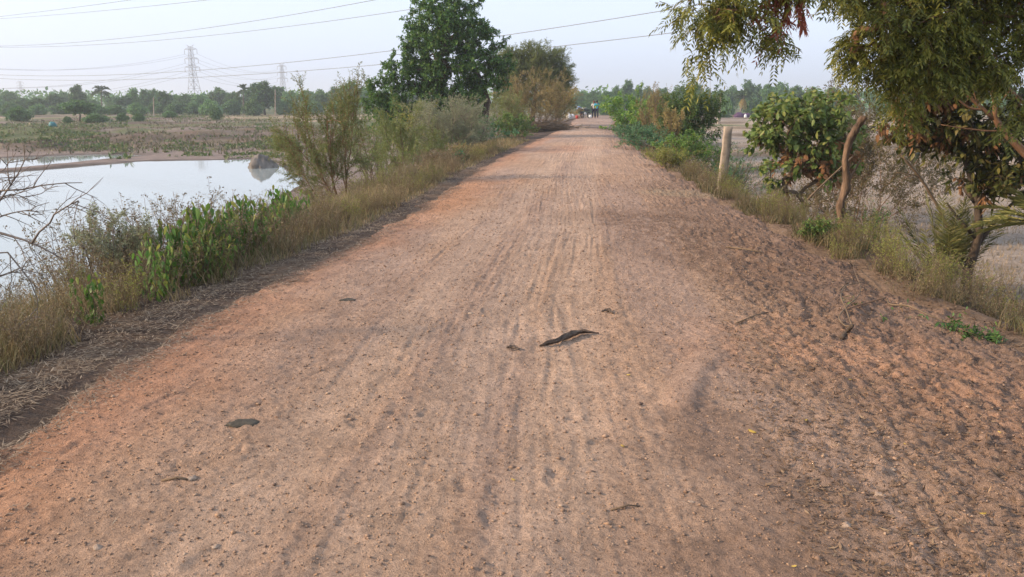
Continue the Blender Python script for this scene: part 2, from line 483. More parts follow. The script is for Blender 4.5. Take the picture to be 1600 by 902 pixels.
for yy in (14, 18.5, 23, 27.5, 32, 42, 52, 64):
    e_ = GY - yy - 0.8 * np.sin(GX * 0.13 + yy) - 0.04 * GX
    C = mixc(C, (0.16, 0.125, 0.095), smooth(3, 6, dr) * np.exp(-(e_ / 0.4) ** 2) * smooth(-0.2, 0.35, nA + nB * .5) * 0.75)
C = C * (1 + 0.20 * nB[..., None])
ny, nx_ = GX.shape
ii = np.arange(ny * nx_).reshape(ny, nx_)
Q = np.stack([ii[:-1, :-1], ii[:-1, 1:], ii[1:, 1:], ii[1:, :-1]], -1).reshape(-1, 4)
M_SOIL = soil_mat('bare_soil', [(2.2, 0.22, 0.8), (14, 0.35, 0.9), (70, 0.35, 0.45)], 0.05)
structure('ground', MB().add(np.stack([GX, GY, GZ], -1), Q, C.reshape(-1, 3)).mesh('ground', M_SOIL, True))

# ------------------------------------------------------------------ the dirt road, its ruts, prints and crumbs
ys = [-4.0]
while ys[-1] < 124:
    Y = ys[-1]
    ys.append(Y + (0.05 if Y < 1.3 else float(np.clip(Y * Y / 1228 * 0.9, 0.0095, 0.45))))
ys = np.array(ys); na = 500
A = np.linspace(0, 1, na)
RYm = np.repeat(ys[:, None], na, 1)
xl, xr = XL(ys)[:, None], XR(ys)[:, None]
RXm = xl - 0.55 + (xr - xl + 1.2) * A[None]
d_l = RXm - xl; d_r = xr - RXm
def pl(pts): return [tuple(at_z(u, v, 0.02)[:2]) for u, v in pts]
fade = 1 / (1 + (RYm / 9.0) ** 2)
# direction along the road for stretched grain
sx = RXm - (XL(RYm) + XR(RYm)) / 2
right = smooth(0.35, 1.6, RXm - np.interp(RYm, [0, 3, 6, 10, 20, 40], [0.6, 0.62, 0.85, 1.25, 2.15, 3.9]) + fbm(RXm * 0.8, RYm * 0.5, 61, 3) * 0.55)   # loose trampled side
Hr = fbm(RXm * 0.7, RYm * 0.5, 62, 3) * 0.020
Hr += fbm(RXm * 9, RYm * 8, 63, 4, 0.65) * lerp(0.010, 0.024, right)
clod = np.abs(fbm(RXm * 13, RYm * 13, 64, 3, 0.6)); lumps = np.clip(fbm(RXm * 19, RYm * 19, 72, 3, 0.6), -.1, 1)
patch = smooth(-.35, .35, fbm(RXm * 1.6 + 5, RYm * 1.6, 73, 3)); Hr += lumps * lerp(0.007, 0.026, right) * lerp(.35, 1.0, patch) + right * patch * np.clip(fbm(RXm * 7, RYm * 6, 74, 2), -.3, 1) * .018
Hr += right * (0.018 - clod * 0.06) * smooth(-0.5, 0.3, fbm(RXm * 1.3, RYm * 1.3, 65, 2))
Hr += (fbm(RXm * 34, RYm * 34, 66, 2) + 0.6 * np.abs(fbm(RXm * 17, RYm * 17, 69, 2))) * 0.0085 * (0.75 + 0.5 * right)
run = fbm(sx * 30, RYm * 0.6, 67, 3) * 0.7 + fbm(sx * 9, RYm * 0.5, 77, 2) * 0.3
centre = smooth(1.3, 0.5, np.abs(RXm - np.interp(RYm, [0, 3, 6, 10, 20, 40, 80], [-0.25, -0.1, 0.15, 0.6, 1.6, 3.4, 8.5])))
fine = fbm(sx * 75, RYm * 0.9, 78, 2)
Hr += fine * 0.0045 * centre * (1 - right) * smooth(-.2, .3, fbm(sx * 3, RYm * .7, 79, 2))
Hr += run * 0.009 * (0.15 + centre) * (1 - 0.8 * right)
smoothband = np.zeros_like(Hr)
for pts, w in (([(560, 902), (660, 740), (745, 580), (815, 450), (868, 350), (905, 270), (925, 220)], .16), ([(850, 902), (872, 720), (886, 580), (898, 450), (908, 350), (922, 270), (934, 220)], .15),
               ([(300, 902), (480, 700), (620, 540), (730, 410), (810, 320), (870, 250)], .15)):
    d, _ = seg_dist(RXm, RYm, pl(pts)); m = smooth(w * 2.0, w * 0.7, d)
    smoothband = np.maximum(smoothband, m)
Hr = Hr * (1 - 0.35 * smoothband * (1 - right)) - 0.004 * smoothband
mid = np.interp(RYm, [0, 3, 6, 10, 20, 40, 80], [-0.25, -0.1, 0.15, 0.6, 1.6, 3.4, 8.5])
rT = np.random.default_rng(21)
for k in range(20):      # thin crisp tyre lines running up the road
    c_ = rT.normal(0.1, 0.55); w_ = rT.uniform(.010, .022); y0 = rT.uniform(1.5, 6); y1 = y0 + rT.uniform(2, 16)
    e_ = RXm - (mid + c_ + 0.05 * np.sin(RYm * rT.uniform(.25, .7) + rT.uniform(0, 6)) + 0.012 * (RYm - 3) * rT.normal())
    on_ = smooth(y0 - .4, y0 + .4, RYm) * smooth(y1 + 1, y1 - 1, RYm) * np.clip(.35 + vnoise(RYm * 1.4 + k * 9, RYm * 0 + k, 6), 0, 1)
    w_ = w_ + 0.0008 * np.clip(RYm - 4, 0, 20)
    Hr += on_ * rT.uniform(.0025, .006) * (-np.exp(-(e_ / w_) ** 2) + .55 * np.exp(-((np.abs(e_) - 2.1 * w_) / (.7 * w_)) ** 2))
tread = np.zeros_like(Hr)
for pts, w, dp in (([(872, 470), (893, 530), (915, 600), (935, 680), (962, 790), (990, 880)], .035, .016), ([(772, 560), (768, 640), (752, 740), (728, 860)], .02, .011),
                   ([(822, 560), (812, 640), (800, 740), (786, 880)], .02, .010), ([(840, 640), (838, 760), (820, 900)], .015, .009), ([(860, 780), (850, 900)], .03, .012), ([(905, 690), (893, 800), (880, 900)], .02, .010),
                   ([(1330, 575), (1372, 645), (1402, 720), (1440, 800), (1490, 900)], .055, .018), ([(1390, 690), (1400, 770), (1425, 860)], .03, .014), ([(1190, 545), (1260, 600), (1310, 640)], .05, .016),
                   ([(640, 560), (560, 680), (470, 820)], .05, .009), ([(600, 690), (520, 800), (450, 902)], .04, .008)):
    d, al = seg_dist(RXm, RYm, pl(pts))
    m = smooth(w * 1.5, w * 0.6, d)
    dp = dp * 0.42 * (0.35 + 0.9 * np.clip(vnoise(al * 2.5, al * 0 + w * 99, 5) + 0.5, 0, 1)); Hr = Hr * (1 - 0.5 * m) - dp * m + dp * 0.5 * np.exp(-((d - w * 1.8) / (w * 0.5)) ** 2)
    if w > .05 and pts[0][0] > 1300:
        Hr += m * 0.005 * np.sign(np.sin(d / 0.018 * 2 + 0.4 * np.sin(al * 40)))
d, al = seg_dist(RXm, RYm, pl([(1110, 566), (1085, 585), (1072, 612), (1062, 640)]))
hump = smooth(0.13, 0.03, d); Hr = Hr * (1 - hump) + hump * 0.022
rngF = np.random.default_rng(5)
for i in range(420):
    fy = rngF.uniform(1.4, 9.0); loose = i < 330
    fx = rngF.uniform(0.5, 3.3) if loose else rngF.uniform(-2.3, 1.0)
    if loose and fx < np.interp(fy, [0, 3, 6, 10], [0.7, 0.75, 1.0, 1.4]): continue
    th = rngF.uniform(-0.9, 0.9); la, wa = (rngF.uniform(.06, .13), rngF.uniform(.035, .06)) if loose else (rngF.uniform(.05, .1), rngF.uniform(.02, .04))
    dp = rngF.uniform(.006, .018) if loose else rngF.uniform(.004, .009)
    i0, i1 = np.searchsorted(ys, [fy - .3, fy + .3])
    X, Yy = RXm[i0:i1] - fx, RYm[i0:i1] - fy
    a = (X * math.sin(th) + Yy * math.cos(th)) / la; b = (X * math.cos(th) - Yy * math.sin(th)) / wa
    r = np.sqrt(a * a + b * b)
    k_ = (0.15 + 0.85 * right[i0:i1]) * (0.6 + 0.6 * np.clip(fbm(X * 14 + fx * 9, Yy * 14 + fy * 5, 90, 2) + .5, 0, 1)) if loose else 1.0
    Hr[i0:i1] += k_ * (-dp * smooth(1.25, 0.35, r) + dp * 0.5 * np.exp(-((r - 1.35) / 0.3) ** 2))
edge = np.minimum(smooth(-0.5, 0.15, d_l + fbm(RXm * 2.5, RYm * 2.2, 70, 4, .6) * 0.30), smooth(-0.55, 0.2, d_r + fbm(RXm * 1.5, RYm * 1.2, 71, 3) * 0.4))
RZm = land(RXm, RYm) + Hr * np.clip(edge, 0, 1) - 0.22 * (1 - edge) * smooth(0.3, 0.0, np.minimum(d_l, d_r)) + 0.012
RZm = RZm - 0.7 * smooth(112, 124, RYm)
m1 = fbm(RXm * 0.55, RYm * 0.4, 80, 4); m2 = fbm(RXm * 3, RYm * 2.2, 81, 4); m3 = fbm(RXm * 12, RYm * 9, 82, 3)
K = np.zeros(RXm.shape + (3,)) + np.array([0.355, 0.232, 0.155])
K = mixc(K, (0.40, 0.275, 0.195), smooth(-0.1, 0.35, m1) * 0.7)                              # paler dust
K = mixc(K, (0.29, 0.205, 0.16), smooth(0.0, 0.35, fbm(sx * 1.3, RYm * 0.18, 83, 3)) * 0.55)  # greyer driven strip
K = mixc(K, (0.40, 0.178, 0.085), np.clip(smooth(1.0, 0.15, d_l + m1 * 0.5 + m2 * 0.15), 0, 1) * 0.5)  # red soil along the left edge
ora, _ = seg_dist(RXm, RYm, pl([(640, 640 - 300), (745, 290), (800, 285)])); K = mixc(K, (0.46, 0.235, 0.12), smooth(0.9, 0.1, ora + m2 * 0.3) * 0.35)
ora, _ = seg_dist(RXm, RYm, pl([(870, 238), (900, 232)])); K = mixc(K, (0.44, 0.22, 0.125), smooth(1.6, 0.2, ora + m2 * 0.3) * 0.5)
rt = right * smooth(-0.55, 0.15, m1 + 0.4 * m2)
K = mixc(K, (0.19, 0.122, 0.085), rt * 0.72)                                                  # darker humus on the right
d_, _ = seg_dist(RXm, RYm, pl([(990, 345), (1120, 390), (1200, 420)])); K = mixc(K, (0.15, 0.092, 0.062), smooth(1.5, 0.3, d_ + m2 * 0.4) * 0.75 * smooth(-0.5, 0.2, m3))
d_, _ = seg_dist(RXm, RYm, pl([(1180, 545), (1380, 560), (1600, 640)])); K = mixc(K, (0.37, 0.215, 0.135), smooth(0.85, 0.15, d_ + m2 * 0.3) * 0.85 * smooth(-0.45, 0.1, m3 + 0.3 * m2))
d_, _ = seg_dist(RXm, RYm, pl([(1090, 660), (1230, 760), (1200, 880)])); K = mixc(K, (0.17, 0.112, 0.08), smooth(0.5, 0.1, d_ + m2 * 0.2) * 0.55)
K = mixc(K, (0.40, 0.26, 0.18), hump * 0.8)
K = mixc(K, (0.15, 0.10, 0.075), smooth(0.32, 0.62, m3 * (0.5 + 0.6 * right)) * 0.6)                 # dark crumbs
K = mixc(K, (0.33, 0.25, 0.16), smooth(1.0, 0.3, np.hypot((RXm - at_z(1080, 305)[0]) / 1.3, (RYm - at_z(1080, 305)[1]) / 0.9) + m2 * 0.3) * 0.6)   # pale straw patch
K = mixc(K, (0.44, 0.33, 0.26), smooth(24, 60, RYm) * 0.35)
K = mixc(K, (0.44, 0.315, 0.225), smoothband * (1 - right) * 0.35)
K = K * (1 - 0.07 * np.clip(run, -1, 1) * (0.2 + centre) * (1 - right))[..., None]
K = mixc(K, (0.10, 0.072, 0.056), smooth(0.30, -0.10, d_l + m2 * 0.28 + m3 * 0.10) * 0.85)     # litter spreading over the left edge
K = K * (1 + 0.15 * m2[..., None] + 0.20 * m3[..., None]) * np.array([1.07, 1.09, 1.12])
nr = len(ys); ii = np.arange(nr * na).reshape(nr, na)
Q = np.stack([ii[:-1, :-1], ii[:-1, 1:], ii[1:, 1:], ii[1:, :-1]], -1).reshape(-1, 4)
M_ROAD = soil_mat('road_dirt', [(9, 0.12, 0.30), (38, 0.30, 0.90), (170, 0.38, 0.45)], 0.034)
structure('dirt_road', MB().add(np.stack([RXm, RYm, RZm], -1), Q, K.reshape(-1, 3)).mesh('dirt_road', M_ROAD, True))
def road_z(x, y):
    i = np.clip(np.searchsorted(ys, y), 1, nr - 1)
    f = (x - RXm[i, 0]) / (RXm[i, -1] - RXm[i, 0]) * (na - 1)
    j = np.clip(np.round(f).astype(int), 0, na - 1)
    return RZm[i, j]
def ground_z(x, y):
    x = np.asarray(x, float); y = np.asarray(y, float)
    on = (x > XL(y) - 0.05) & (x < XR(y) + 0.05)
    i = np.clip(np.searchsorted(gy, y), 0, len(gy) - 1); j = np.clip(np.searchsorted(gx, x), 0, len(gx) - 1)
    return np.where(on, road_z(x, y), GZ[i, j])

# ------------------------------------------------------------------ pond water
m, n, l = new_mat('pond_water')
b = n.new('ShaderNodeBsdfPrincipled'); b.inputs['Base Color'].default_value = (0.30, 0.34, 0.33, 1); b.inputs['Roughness'].default_value = 0.03; b.inputs['IOR'].default_value = 1.333
tc = n.new('ShaderNodeTexCoord'); mp = n.new('ShaderNodeMapping'); mp.inputs['Scale'].default_value = (0.5, 2.0, 1)
nz = n.new('ShaderNodeTexNoise'); nz.inputs['Scale'].default_value = 1.2; nz.inputs['Detail'].default_value = 3
bp = n.new('ShaderNodeBump'); bp.inputs['Strength'].default_value = 0.10; bp.inputs['Distance'].default_value = 0.015
l.new(tc.outputs['Object'], mp.inputs[0]); l.new(mp.outputs[0], nz.inputs['Vector']); l.new(nz.outputs['Fac'], bp.inputs['Height']); l.new(bp.outputs[0], b.inputs['Normal'])
o = n.new('ShaderNodeOutputMaterial'); l.new(b.outputs[0], o.inputs['Surface'])
M_WATER = m
structure('pond_water', MB().add([[-75, -12, WATER_Z], [-3.5, -12, WATER_Z], [-3.5, 62, WATER_Z], [-75, 62, WATER_Z]], [[0, 1, 2, 3]]).mesh('pond_water', M_WATER))

# ================================================================== PLANT KINDS
G_DARK = leaf_mat('leaf_dark_green', [(0.041, 0.092, 0.023), (0.061, 0.135, 0.031), (0.088, 0.177, 0.038), (0.149, 0.227, 0.051)], .30, .45)
G_FAR = leaf_mat('leaf_far_wood', [(0.063, 0.148, 0.045), (0.09, 0.195, 0.056), (0.125, 0.24, 0.068), (0.179, 0.286, 0.085)], .25, .6, .30)
G_NEEM = leaf_mat('leaf_neem', [(0.068, 0.084, 0.016), (0.115, 0.135, 0.024), (0.189, 0.196, 0.035), (0.27, 0.25, 0.047), (0.149, 0.169, 0.027)], .30, .42)
G_FEATHER = leaf_mat('leaf_feather', [(0.123, 0.172, 0.048), (0.174, 0.224, 0.062), (0.217, 0.254, 0.076), (0.275, 0.276, 0.096)], .35)
G_GREY = leaf_mat('leaf_grey_green', [(0.182, 0.21, 0.113), (0.238, 0.252, 0.146), (0.294, 0.294, 0.173)], .30)
G_TAN = leaf_mat('leaf_tan', [(0.311, 0.229, 0.083), (0.378, 0.278, 0.109), (0.27, 0.236, 0.077), (0.432, 0.348, 0.154)], .35)
G_BRIGHT = leaf_mat('leaf_bright_green', [(0.09, 0.205, 0.031), (0.128, 0.268, 0.043), (0.18, 0.299, 0.05), (0.285, 0.347, 0.071)], .38)
G_BLUE = leaf_mat('leaf_blue_green', [(0.049, 0.129, 0.06), (0.07, 0.166, 0.073), (0.098, 0.212, 0.086), (0.14, 0.227, 0.093)], .30)
G_MID = leaf_mat('leaf_mid_green', [(0.07, 0.14, 0.029), (0.098, 0.176, 0.04), (0.14, 0.213, 0.047), (0.21, 0.25, 0.066)], .35)
G_YEL = leaf_mat('leaf_yellow_green', [(0.168, 0.21, 0.037), (0.238, 0.252, 0.053), (0.308, 0.28, 0.073), (0.14, 0.196, 0.04)], .38)
G_BIG = leaf_mat('leaf_broad', [(0.098, 0.156, 0.037), (0.13, 0.195, 0.043), (0.182, 0.234, 0.062), (0.247, 0.26, 0.074)], .35, .5)
G_CLIMB = leaf_mat('leaf_climber', [(0.062, 0.135, 0.022), (0.084, 0.18, 0.032), (0.124, 0.214, 0.04), (0.068, 0.146, 0.034), (0.27, 0.281, 0.056)], .4, .5, .3)
G_BROWN = leaf_mat('leaf_brown_dry', [(0.192, 0.09, 0.034), (0.276, 0.138, 0.057), (0.36, 0.192, 0.085), (0.144, 0.072, 0.034)], .30, .7)
G_RUST = leaf_mat('leaf_rust_red', [(.40, .12, .07), (.50, .18, .11), (.32, .09, .05)], .35, .7)
G_WEED = leaf_mat('leaf_dry_weed', [(.12, .085, .05), (.18, .13, .075), (.23, .185, .10), (.13, .125, .06), (.28, .21, .12), (.10, .07, .045)], .25, .7)
G_GRASS = leaf_mat('grass_blade_mixed', [(.30, .215, .11), (.20, .165, .075), (.155, .15, .06), (.36, .27, .15), (.22, .155, .085), (.13, .13, .05)], .28, .6)
G_SLOPE = leaf_mat('grass_blade_slope', [(.17, .125, .065), (.10, .105, .04), (.24, .175, .095), (.08, .09, .032), (.14, .10, .055)], .25, .6)
G_STRAW = leaf_mat('straw_dry', [(.36, .28, .18), (.30, .23, .15), (.42, .33, .22), (.24, .19, .13)], .20, .7)
G_PALM = leaf_mat('leaf_date_palm', [(0.119, 0.14, 0.04), (0.168, 0.182, 0.053), (0.238, 0.231, 0.073), (0.308, 0.266, 0.093)], .30, .5)
G_COCO = leaf_mat('leaf_coconut', [(0.049, 0.088, 0.033), (0.07, 0.125, 0.04), (0.112, 0.147, 0.053)], .25)
B_DARK = noise_mat('bark_dark', [(.05, .038, .028), (.11, .082, .06)], 9, .9, .5, stretch=(1, 1, .3))
B_WARM = noise_mat('bark_warm', [(.14, .075, .04), (.26, .15, .085)], 11, .85, .5, stretch=(1, 1, .25))
B_GREY = noise_mat('bark_grey', [(.13, .105, .085), (.24, .20, .165)], 12, .9, .4, stretch=(1, 1, .3))
B_TWIG = noise_mat('twig_brown', [(.10, .07, .045), (.19, .135, .085)], 10, .9, .3)
B_PALE = noise_mat('bark_pale', [(.22, .16, .10), (.36, .27, .18)], 9, .85, .5, stretch=(1, 1, .25))

def crown_plant(seed, trunk, tr, blobs, nc, cr, nt, nl, L, W, leafm, barkm, shape='diamond', droop=0.25, tipr=0.008, second=None, shell=0.45, twigk=3, hang=0.0, keep_under=None, bpow=0.5):
    """trunk + limbs reaching clumps spread through ellipsoid blobs, every clump a spray of leafy twigs"""
    rng = np.random.default_rng(seed)
    wts = np.array([b[3] * b[4] * b[5] for b in blobs]) ** 0.75; wts = wts / wts.sum()
    which = rng.choice(len(blobs), nc, p=wts)
    B = np.array([b[:6] for b in blobs], float)[which]
    rad = rng.uniform(0, 1, nc) ** shell
    Cn = B[:, :3] + B[:, 3:6] * rdir(rng, nc) * rad[:, None]
    if keep_under is not None:
        Cn = Cn[keep_under(Cn)]; nc = len(Cn)
    trunk = np.asarray(trunk, float)
    pos = [p for p in trunk]; par = [-1] + list(range(len(trunk) - 1)); runs = []
    order = np.argsort(np.linalg.norm(Cn - trunk[-1], axis=1))
    for ci in order:
        c = Cn[ci]; A_ = np.array(pos)
        dv = np.linalg.norm(A_ - c, axis=1) + 1.2 * np.clip(A_[:, 2] - c[2] + 0.1, 0, None)
        dv[:max(1, int(len(trunk) * 0.45))] += 2.0
        k = int(np.argmin(dv)); s = A_[k]; ln = np.linalg.norm(c - s)
        chain = [k]
        for t in (0.35, 0.7, 1.0):
            p = s + (c - s) * t + rng.normal(size=3) * ln * 0.07 * (t < 1) + np.array([0, 0, 1.0]) * ln * 0.12 * math.sin(t * math.pi) * (1 if hang == 0 else 0.4)
            pos.append(p); par.append(chain[-1]); chain.append(len(pos) - 1)
        runs.append(chain)
    w = np.zeros(len(pos))
    for ch in runs:
        w[ch[-1]] += 1
    for i in range(len(pos) - 1, 0, -1):
        if par[i] >= 0: w[par[i]] += w[i]
    rr = np.minimum(tipr * np.maximum(w, 0.5) ** bpow, tr)
    A_ = np.array(pos)
    tm = MB(); tubes(tm, trunk[None], None, None, 9, rad=np.linspace(tr * 1.15, max(tr * 0.55, tipr * 2), len(trunk))[None])
    P = np.array([A_[c] for c in runs]); RD = np.array([[min(rr[c[0]], rr[c[1]] * 1.15)] + [rr[j] for j in c[1:]] for c in runs])
    bm = MB(); tubes(bm, P, None, None, 5, rad=RD)
    # twigs
    out = nrm(Cn - (B[:nc, :3] if len(B) == nc else Cn.mean(0)) * 1.0 + rng.normal(size=Cn.shape) * 0.05)
    d = nrm(rdir(rng, nc * nt).reshape(nc, nt, 3) + out[:, None] * 0.5 + np.array([0, 0, 0.15 - hang])); ln = rng.uniform(0.6, 1.35, (nc, nt, 1)) * cr
    Tm = Cn[:, None] + d * ln * 0.5; Te = Cn[:, None] + d * ln - np.array([0, 0, 1.0]) * ln * (droop * 0.6 + hang * 0.5)
    TW = np.stack([np.broadcast_to(Cn[:, None], Te.shape), Tm, Te], 2).reshape(-1, 3, 3)
    tubes(bm, TW, tipr * 0.5, tipr * 0.2, 3)
    lm = MB(); lm2 = MB()
    isb = np.zeros(len(TW), bool)
    if second is not None:
        isb = np.repeat(second[1](Cn, rng), nt)
    for mask, tgt in ((~isb, lm), (isb, lm2)):
        if not mask.any(): continue
        sprays(tgt, TW[mask], nl, L, W, rng, shape, droop)
    parts = [('trunk', tm.mesh('trunk', barkm, True), [('branches', bm.mesh('branches', barkm, True))]), ('crown', lm.mesh('crown', leafm))]
    if second is not None:
        parts.append(('dry_leaves', lm2.mesh('dry_leaves', second[0])))
    return parts
def sprays(tgt, TW, nl, L, W, rng, shape, droop):
    p, d = along(TW, nl, rng, 0.15, 1.0); M = len(p)
    side = nrm(np.cross(d, rdir(rng, M)))
    if shape == 'neem':            # pinnate leaf: curved rachis with paired narrow leaflets
        ld = nrm(d * 0.5 + side * 0.9 + np.array([0, 0, -0.15])); rl = rng.uniform(0.75, 1.25, (M, 1)) * L
        sdv = nrm(np.cross(ld, np.array([0, 0, 1.0]) + rng.normal(size=(M, 3)) * 0.35))
        np_ = 6
        t = np.linspace(0.22, 1.0, np_)[None, :, None]
        base = p[:, None] + ld[:, None] * rl[:, None] * t - np.array([0, 0, 1.0]) * rl[:, None] * droop * t ** 2
        dd = nrm(ld[:, None] - np.array([0, 0, 2.0]) * droop * t * 0.8)
        for s in (1, -1):
            lf = nrm(sdv[:, None] * s * 0.85 + dd * 0.65 - np.array([0, 0, 0.25]) + rng.normal(size=base.shape) * 0.12)
            Sv = nrm(np.cross(lf, np.cross(dd, sdv[:, None] * s) + rng.normal(size=base.shape) * 0.3))
            leaf_diamond(tgt, base, lf, Sv, W * 3.4 * rng.uniform(.8, 1.2, base.shape[0] * np_), W, 0.12)
        return
    if shape == 'pinnate':         # feathery leaf: one narrow strip pair per leaf
        ld = nrm(d * 0.55 + side * 0.8 + np.array([0, 0, 0.05]))
        leaf_diamond(tgt, p, ld, nrm(np.cross(ld, rdir(rng, M))), L * rng.uniform(.6, 1.3, M), W, droop)
        return
    ld = nrm(d * 0.45 + side * 0.8 + np.array([0, 0, -droop * 0.5]))
    Sv = nrm(np.cross(ld, np.array([0, 0, 1.0]) + rng.normal(size=(M, 3)) * 0.55) + 1e-4)
    (leaf_oval if shape in ('oval', 'heart') else leaf_diamond)(tgt, p, ld, Sv, L * rng.uniform(.65, 1.25, M), W * rng.uniform(.75, 1.2, M), droop)
def feather_shrub(seed, h, w, leafm, barkm, k=9, nb=7, nt=6, nl=16, L=0.06, W=0.014, lean=(0.1, 0.9), r=0.022, up=0.12, droop=0.1, shape='pinnate', trunk=0.0):
    """many-stemmed airy shrub with fine feathery leaves, fitted to height h and width w"""
    rng = np.random.default_rng(seed)
    s1 = stems(rng, k, 0.06, (0.75, 1.0), lean, 6, up, 0.14)
    s2 = grow(s1, nb, (0.26, 0.5), (0.4, 1.0), rng, 5, up, 0.2, 0.22, 0.98)
    s3 = grow(s2, nt, (0.10, 0.24), (0.3, 0.9), rng, 4, up * 0.8, 0.2, 0.2, 1.0)
    al = np.concatenate([s1.reshape(-1, 3), s2.reshape(-1, 3), s3.reshape(-1, 3)])
    zt = np.percentile(al[:, 2], 99.7); xw = np.percentile(al[:, 0], 98) - np.percentile(al[:, 0], 2)
    sc = np.array([w / xw, w / xw, h / zt])
    s1, s2, s3 = s1 * sc, s2 * sc, s3 * sc
    bm = MB(); tubes(bm, s1, r, r * 0.35, 5); tubes(bm, s2, r * 0.4, r * 0.15, 4); tubes(bm, s3, r * 0.18, r * 0.08, 3)
    lm = MB(); sprays(lm, s3, nl, L, W, rng, shape, droop); sprays(lm, s2, nl, L, W, rng, shape, droop)
    return [('branches', bm.mesh('branches', barkm, True)), ('foliage', lm.mesh('foliage', leafm))]
def leaf_bush(seed, h, w, leafm, barkm=None, k=10, nb=6, nl=14, L=0.09, W=0.05, shape='diamond', lean=(0.1, 1.0), droop=0.3, r=0.012, nt=4):
    return feather_shrub(seed, h, w, leafm, barkm or B_TWIG, k, nb, nt, nl, L, W, lean, r, 0.1, droop, shape)
def weed(seed, h, w, leafm, k=8, nb=5, nl=6, L=0.03, W=0.012, r=0.004, barkm=None, lean=(0.02, 0.4), heads=False):
    """upright thin-stemmed herb"""
    rng = np.random.default_rng(seed)
    s1 = stems(rng, k, 0.10, (0.7, 1.0), lean, 6, 0.05, 0.07)
    s2 = grow(s1, nb, (0.15, 0.38), (0.3, 0.7), rng, 4, 0.22, 0.12, 0.25, 0.95)
    al = np.concatenate([s1.reshape(-1, 3), s2.reshape(-1, 3)]); xw = np.percentile(al[:, 0], 98) - np.percentile(al[:, 0], 2)
    sc = np.array([w / xw, w / xw, h / al[:, 2].max()]); s1, s2 = s1 * sc, s2 * sc
    bm = MB(); tubes(bm, s1, r, r * 0.5, 4); tubes(bm, s2, r * 0.55, r * 0.3, 3)
    lm = MB(); sprays(lm, s2, nl, L, W, rng, 'diamond', 0.3); sprays(lm, s1, nl, L * 1.2, W * 1.2, rng, 'diamond', 0.4)
    if heads:
        e = s2[:, -1]; e = np.repeat(e, 5, 0) + rng.normal(size=(len(e) * 5, 3)) * 0.012
        leaf_diamond(lm, e, rdir(rng, len(e)) + np.array([0, 0, .6]), rdir(rng, len(e)), L * 0.8, W * 1.3)
    return [('stalks', bm.mesh('stalks', barkm or B_TWIG, True)), ('foliage', lm.mesh('foliage', leafm))]
def climber(seed, h, leafm):
    """leafy stalks with hanging heart-shaped leaves"""
    rng = np.random.default_rng(seed)
    s1 = stems(rng, 5, 0.16, (0.7 * h, h), (0.02, 0.3), 7, 0.05, 0.08)
    bm = MB(); tubes(bm, s1, 0.008, 0.004, 5)
    p, d = along(s1, 20, rng, 0.12, 1.0); M = len(p)
    sd_ = nrm(np.cross(d, rdir(rng, M))); pet = p + sd_ * 0.055 + np.array([0, 0, 0.02])
    tubes(bm, np.stack([p, pet], 1), 0.0025, 0.0018, 3)
    lm = MB(); ld = nrm(sd_ * 0.38 + np.array([0, 0, -0.95]) + rng.normal(size=(M, 3)) * 0.15)
    leaf_oval(lm, pet, ld, np.cross(ld, sd_ + rng.normal(size=(M, 3)) * 0.4), rng.uniform(.085, .15, M), rng.uniform(.042, .075, M), 0.12, 0.16, True)
    return [('stalks', bm.mesh('stalks', B_TWIG, True)), ('foliage', lm.mesh('foliage', leafm))]
def palm_fronds(mb, origin, n, ln, rng, elev=(0.2, 1.4), az=(0, 6.283), leafl=0.3, leafw=0.018, sag=0.5, pairs=26, stemm=None, r=0.01):
    """arching fronds with stiff narrow leaflets"""
    a = rng.uniform(az[0], az[1], n); e = rng.uniform(elev[0], elev[1], n); L = rng.uniform(.75, 1.1, n) * ln
    d = np.stack([np.cos(e) * np.cos(a), np.cos(e) * np.sin(a), np.sin(e)], 1)
    t = np.linspace(0, 1, 8)[None, :, None]
    P = np.asarray(origin) + d[:, None] * L[:, None, None] * t - np.array([0, 0, 1.0]) * (sag * L)[:, None, None] * t ** 2.2
    tubes(stemm or mb, P, r, r * 0.25, 4)
    p, dd = along(P, pairs, rng, 0.18, 1.0); M = len(p)
    tt = np.tile(np.linspace(0.18, 1, pairs), n)
    side = nrm(np.cross(dd, np.array([0, 0, 1.0]) + 1e-3))
    for s in (1, -1):
        ld = nrm(side * s * 0.8 + dd * 0.75 + rng.normal(size=(M, 3)) * 0.12 + np.array([0, 0, 0.12]))
        leaf_diamond(mb, p, ld, np.cross(ld, rdir(rng, M)), leafl * (0.5 + 0.8 * np.sin(np.clip(tt, 0.05, .95) * math.pi)) * rng.uniform(.8, 1.1, M), leafw, 0.12)
def blades(mb, P, h, w, rng, lean=0.35, seg=True):
    """grass blades at points P"""
    M = len(P); h = np.broadcast_to(h, (M,))[:, None]; a = rng.uniform(0, 2 * math.pi, M)
    S = np.stack([np.cos(a), np.sin(a), np.zeros(M)], 1) * np.broadcast_to(w, (M,))[:, None] * 0.5
    le = rng.normal(size=(M, 3)) * lean; le[:, 2] = 1; d1 = nrm(le)
    d2 = nrm(d1 + np.concatenate([le[:, :2] * 1.3, np.zeros((M, 1)) - 0.15], 1))
    m = P + d1 * h * 0.55; t = m + d2 * h * 0.5
    V = np.stack([P - S, P + S, m + S * 0.7, m - S * 0.7, t], 1); i = np.arange(M)[:, None] * 5
    n0 = mb.n
    mb.add(V, i + np.array([[0, 1, 2, 3]])); mb.f.append(i + np.array([[3, 2, 4]]) + n0)
def fit(proto, h):
    """scale that brings a unit-height prototype to height h"""
    return h

# ================================================================== TREES AND SHRUBS ALONG THE CAUSEWAY
def spot(u, y, vtop):
    f = foot(u, y); f[2] = float(ground_z(f[0], f[1]))
    return f, height_to(u, y, vtop, f[2])
def wpx(px, y): return px / FPX * y

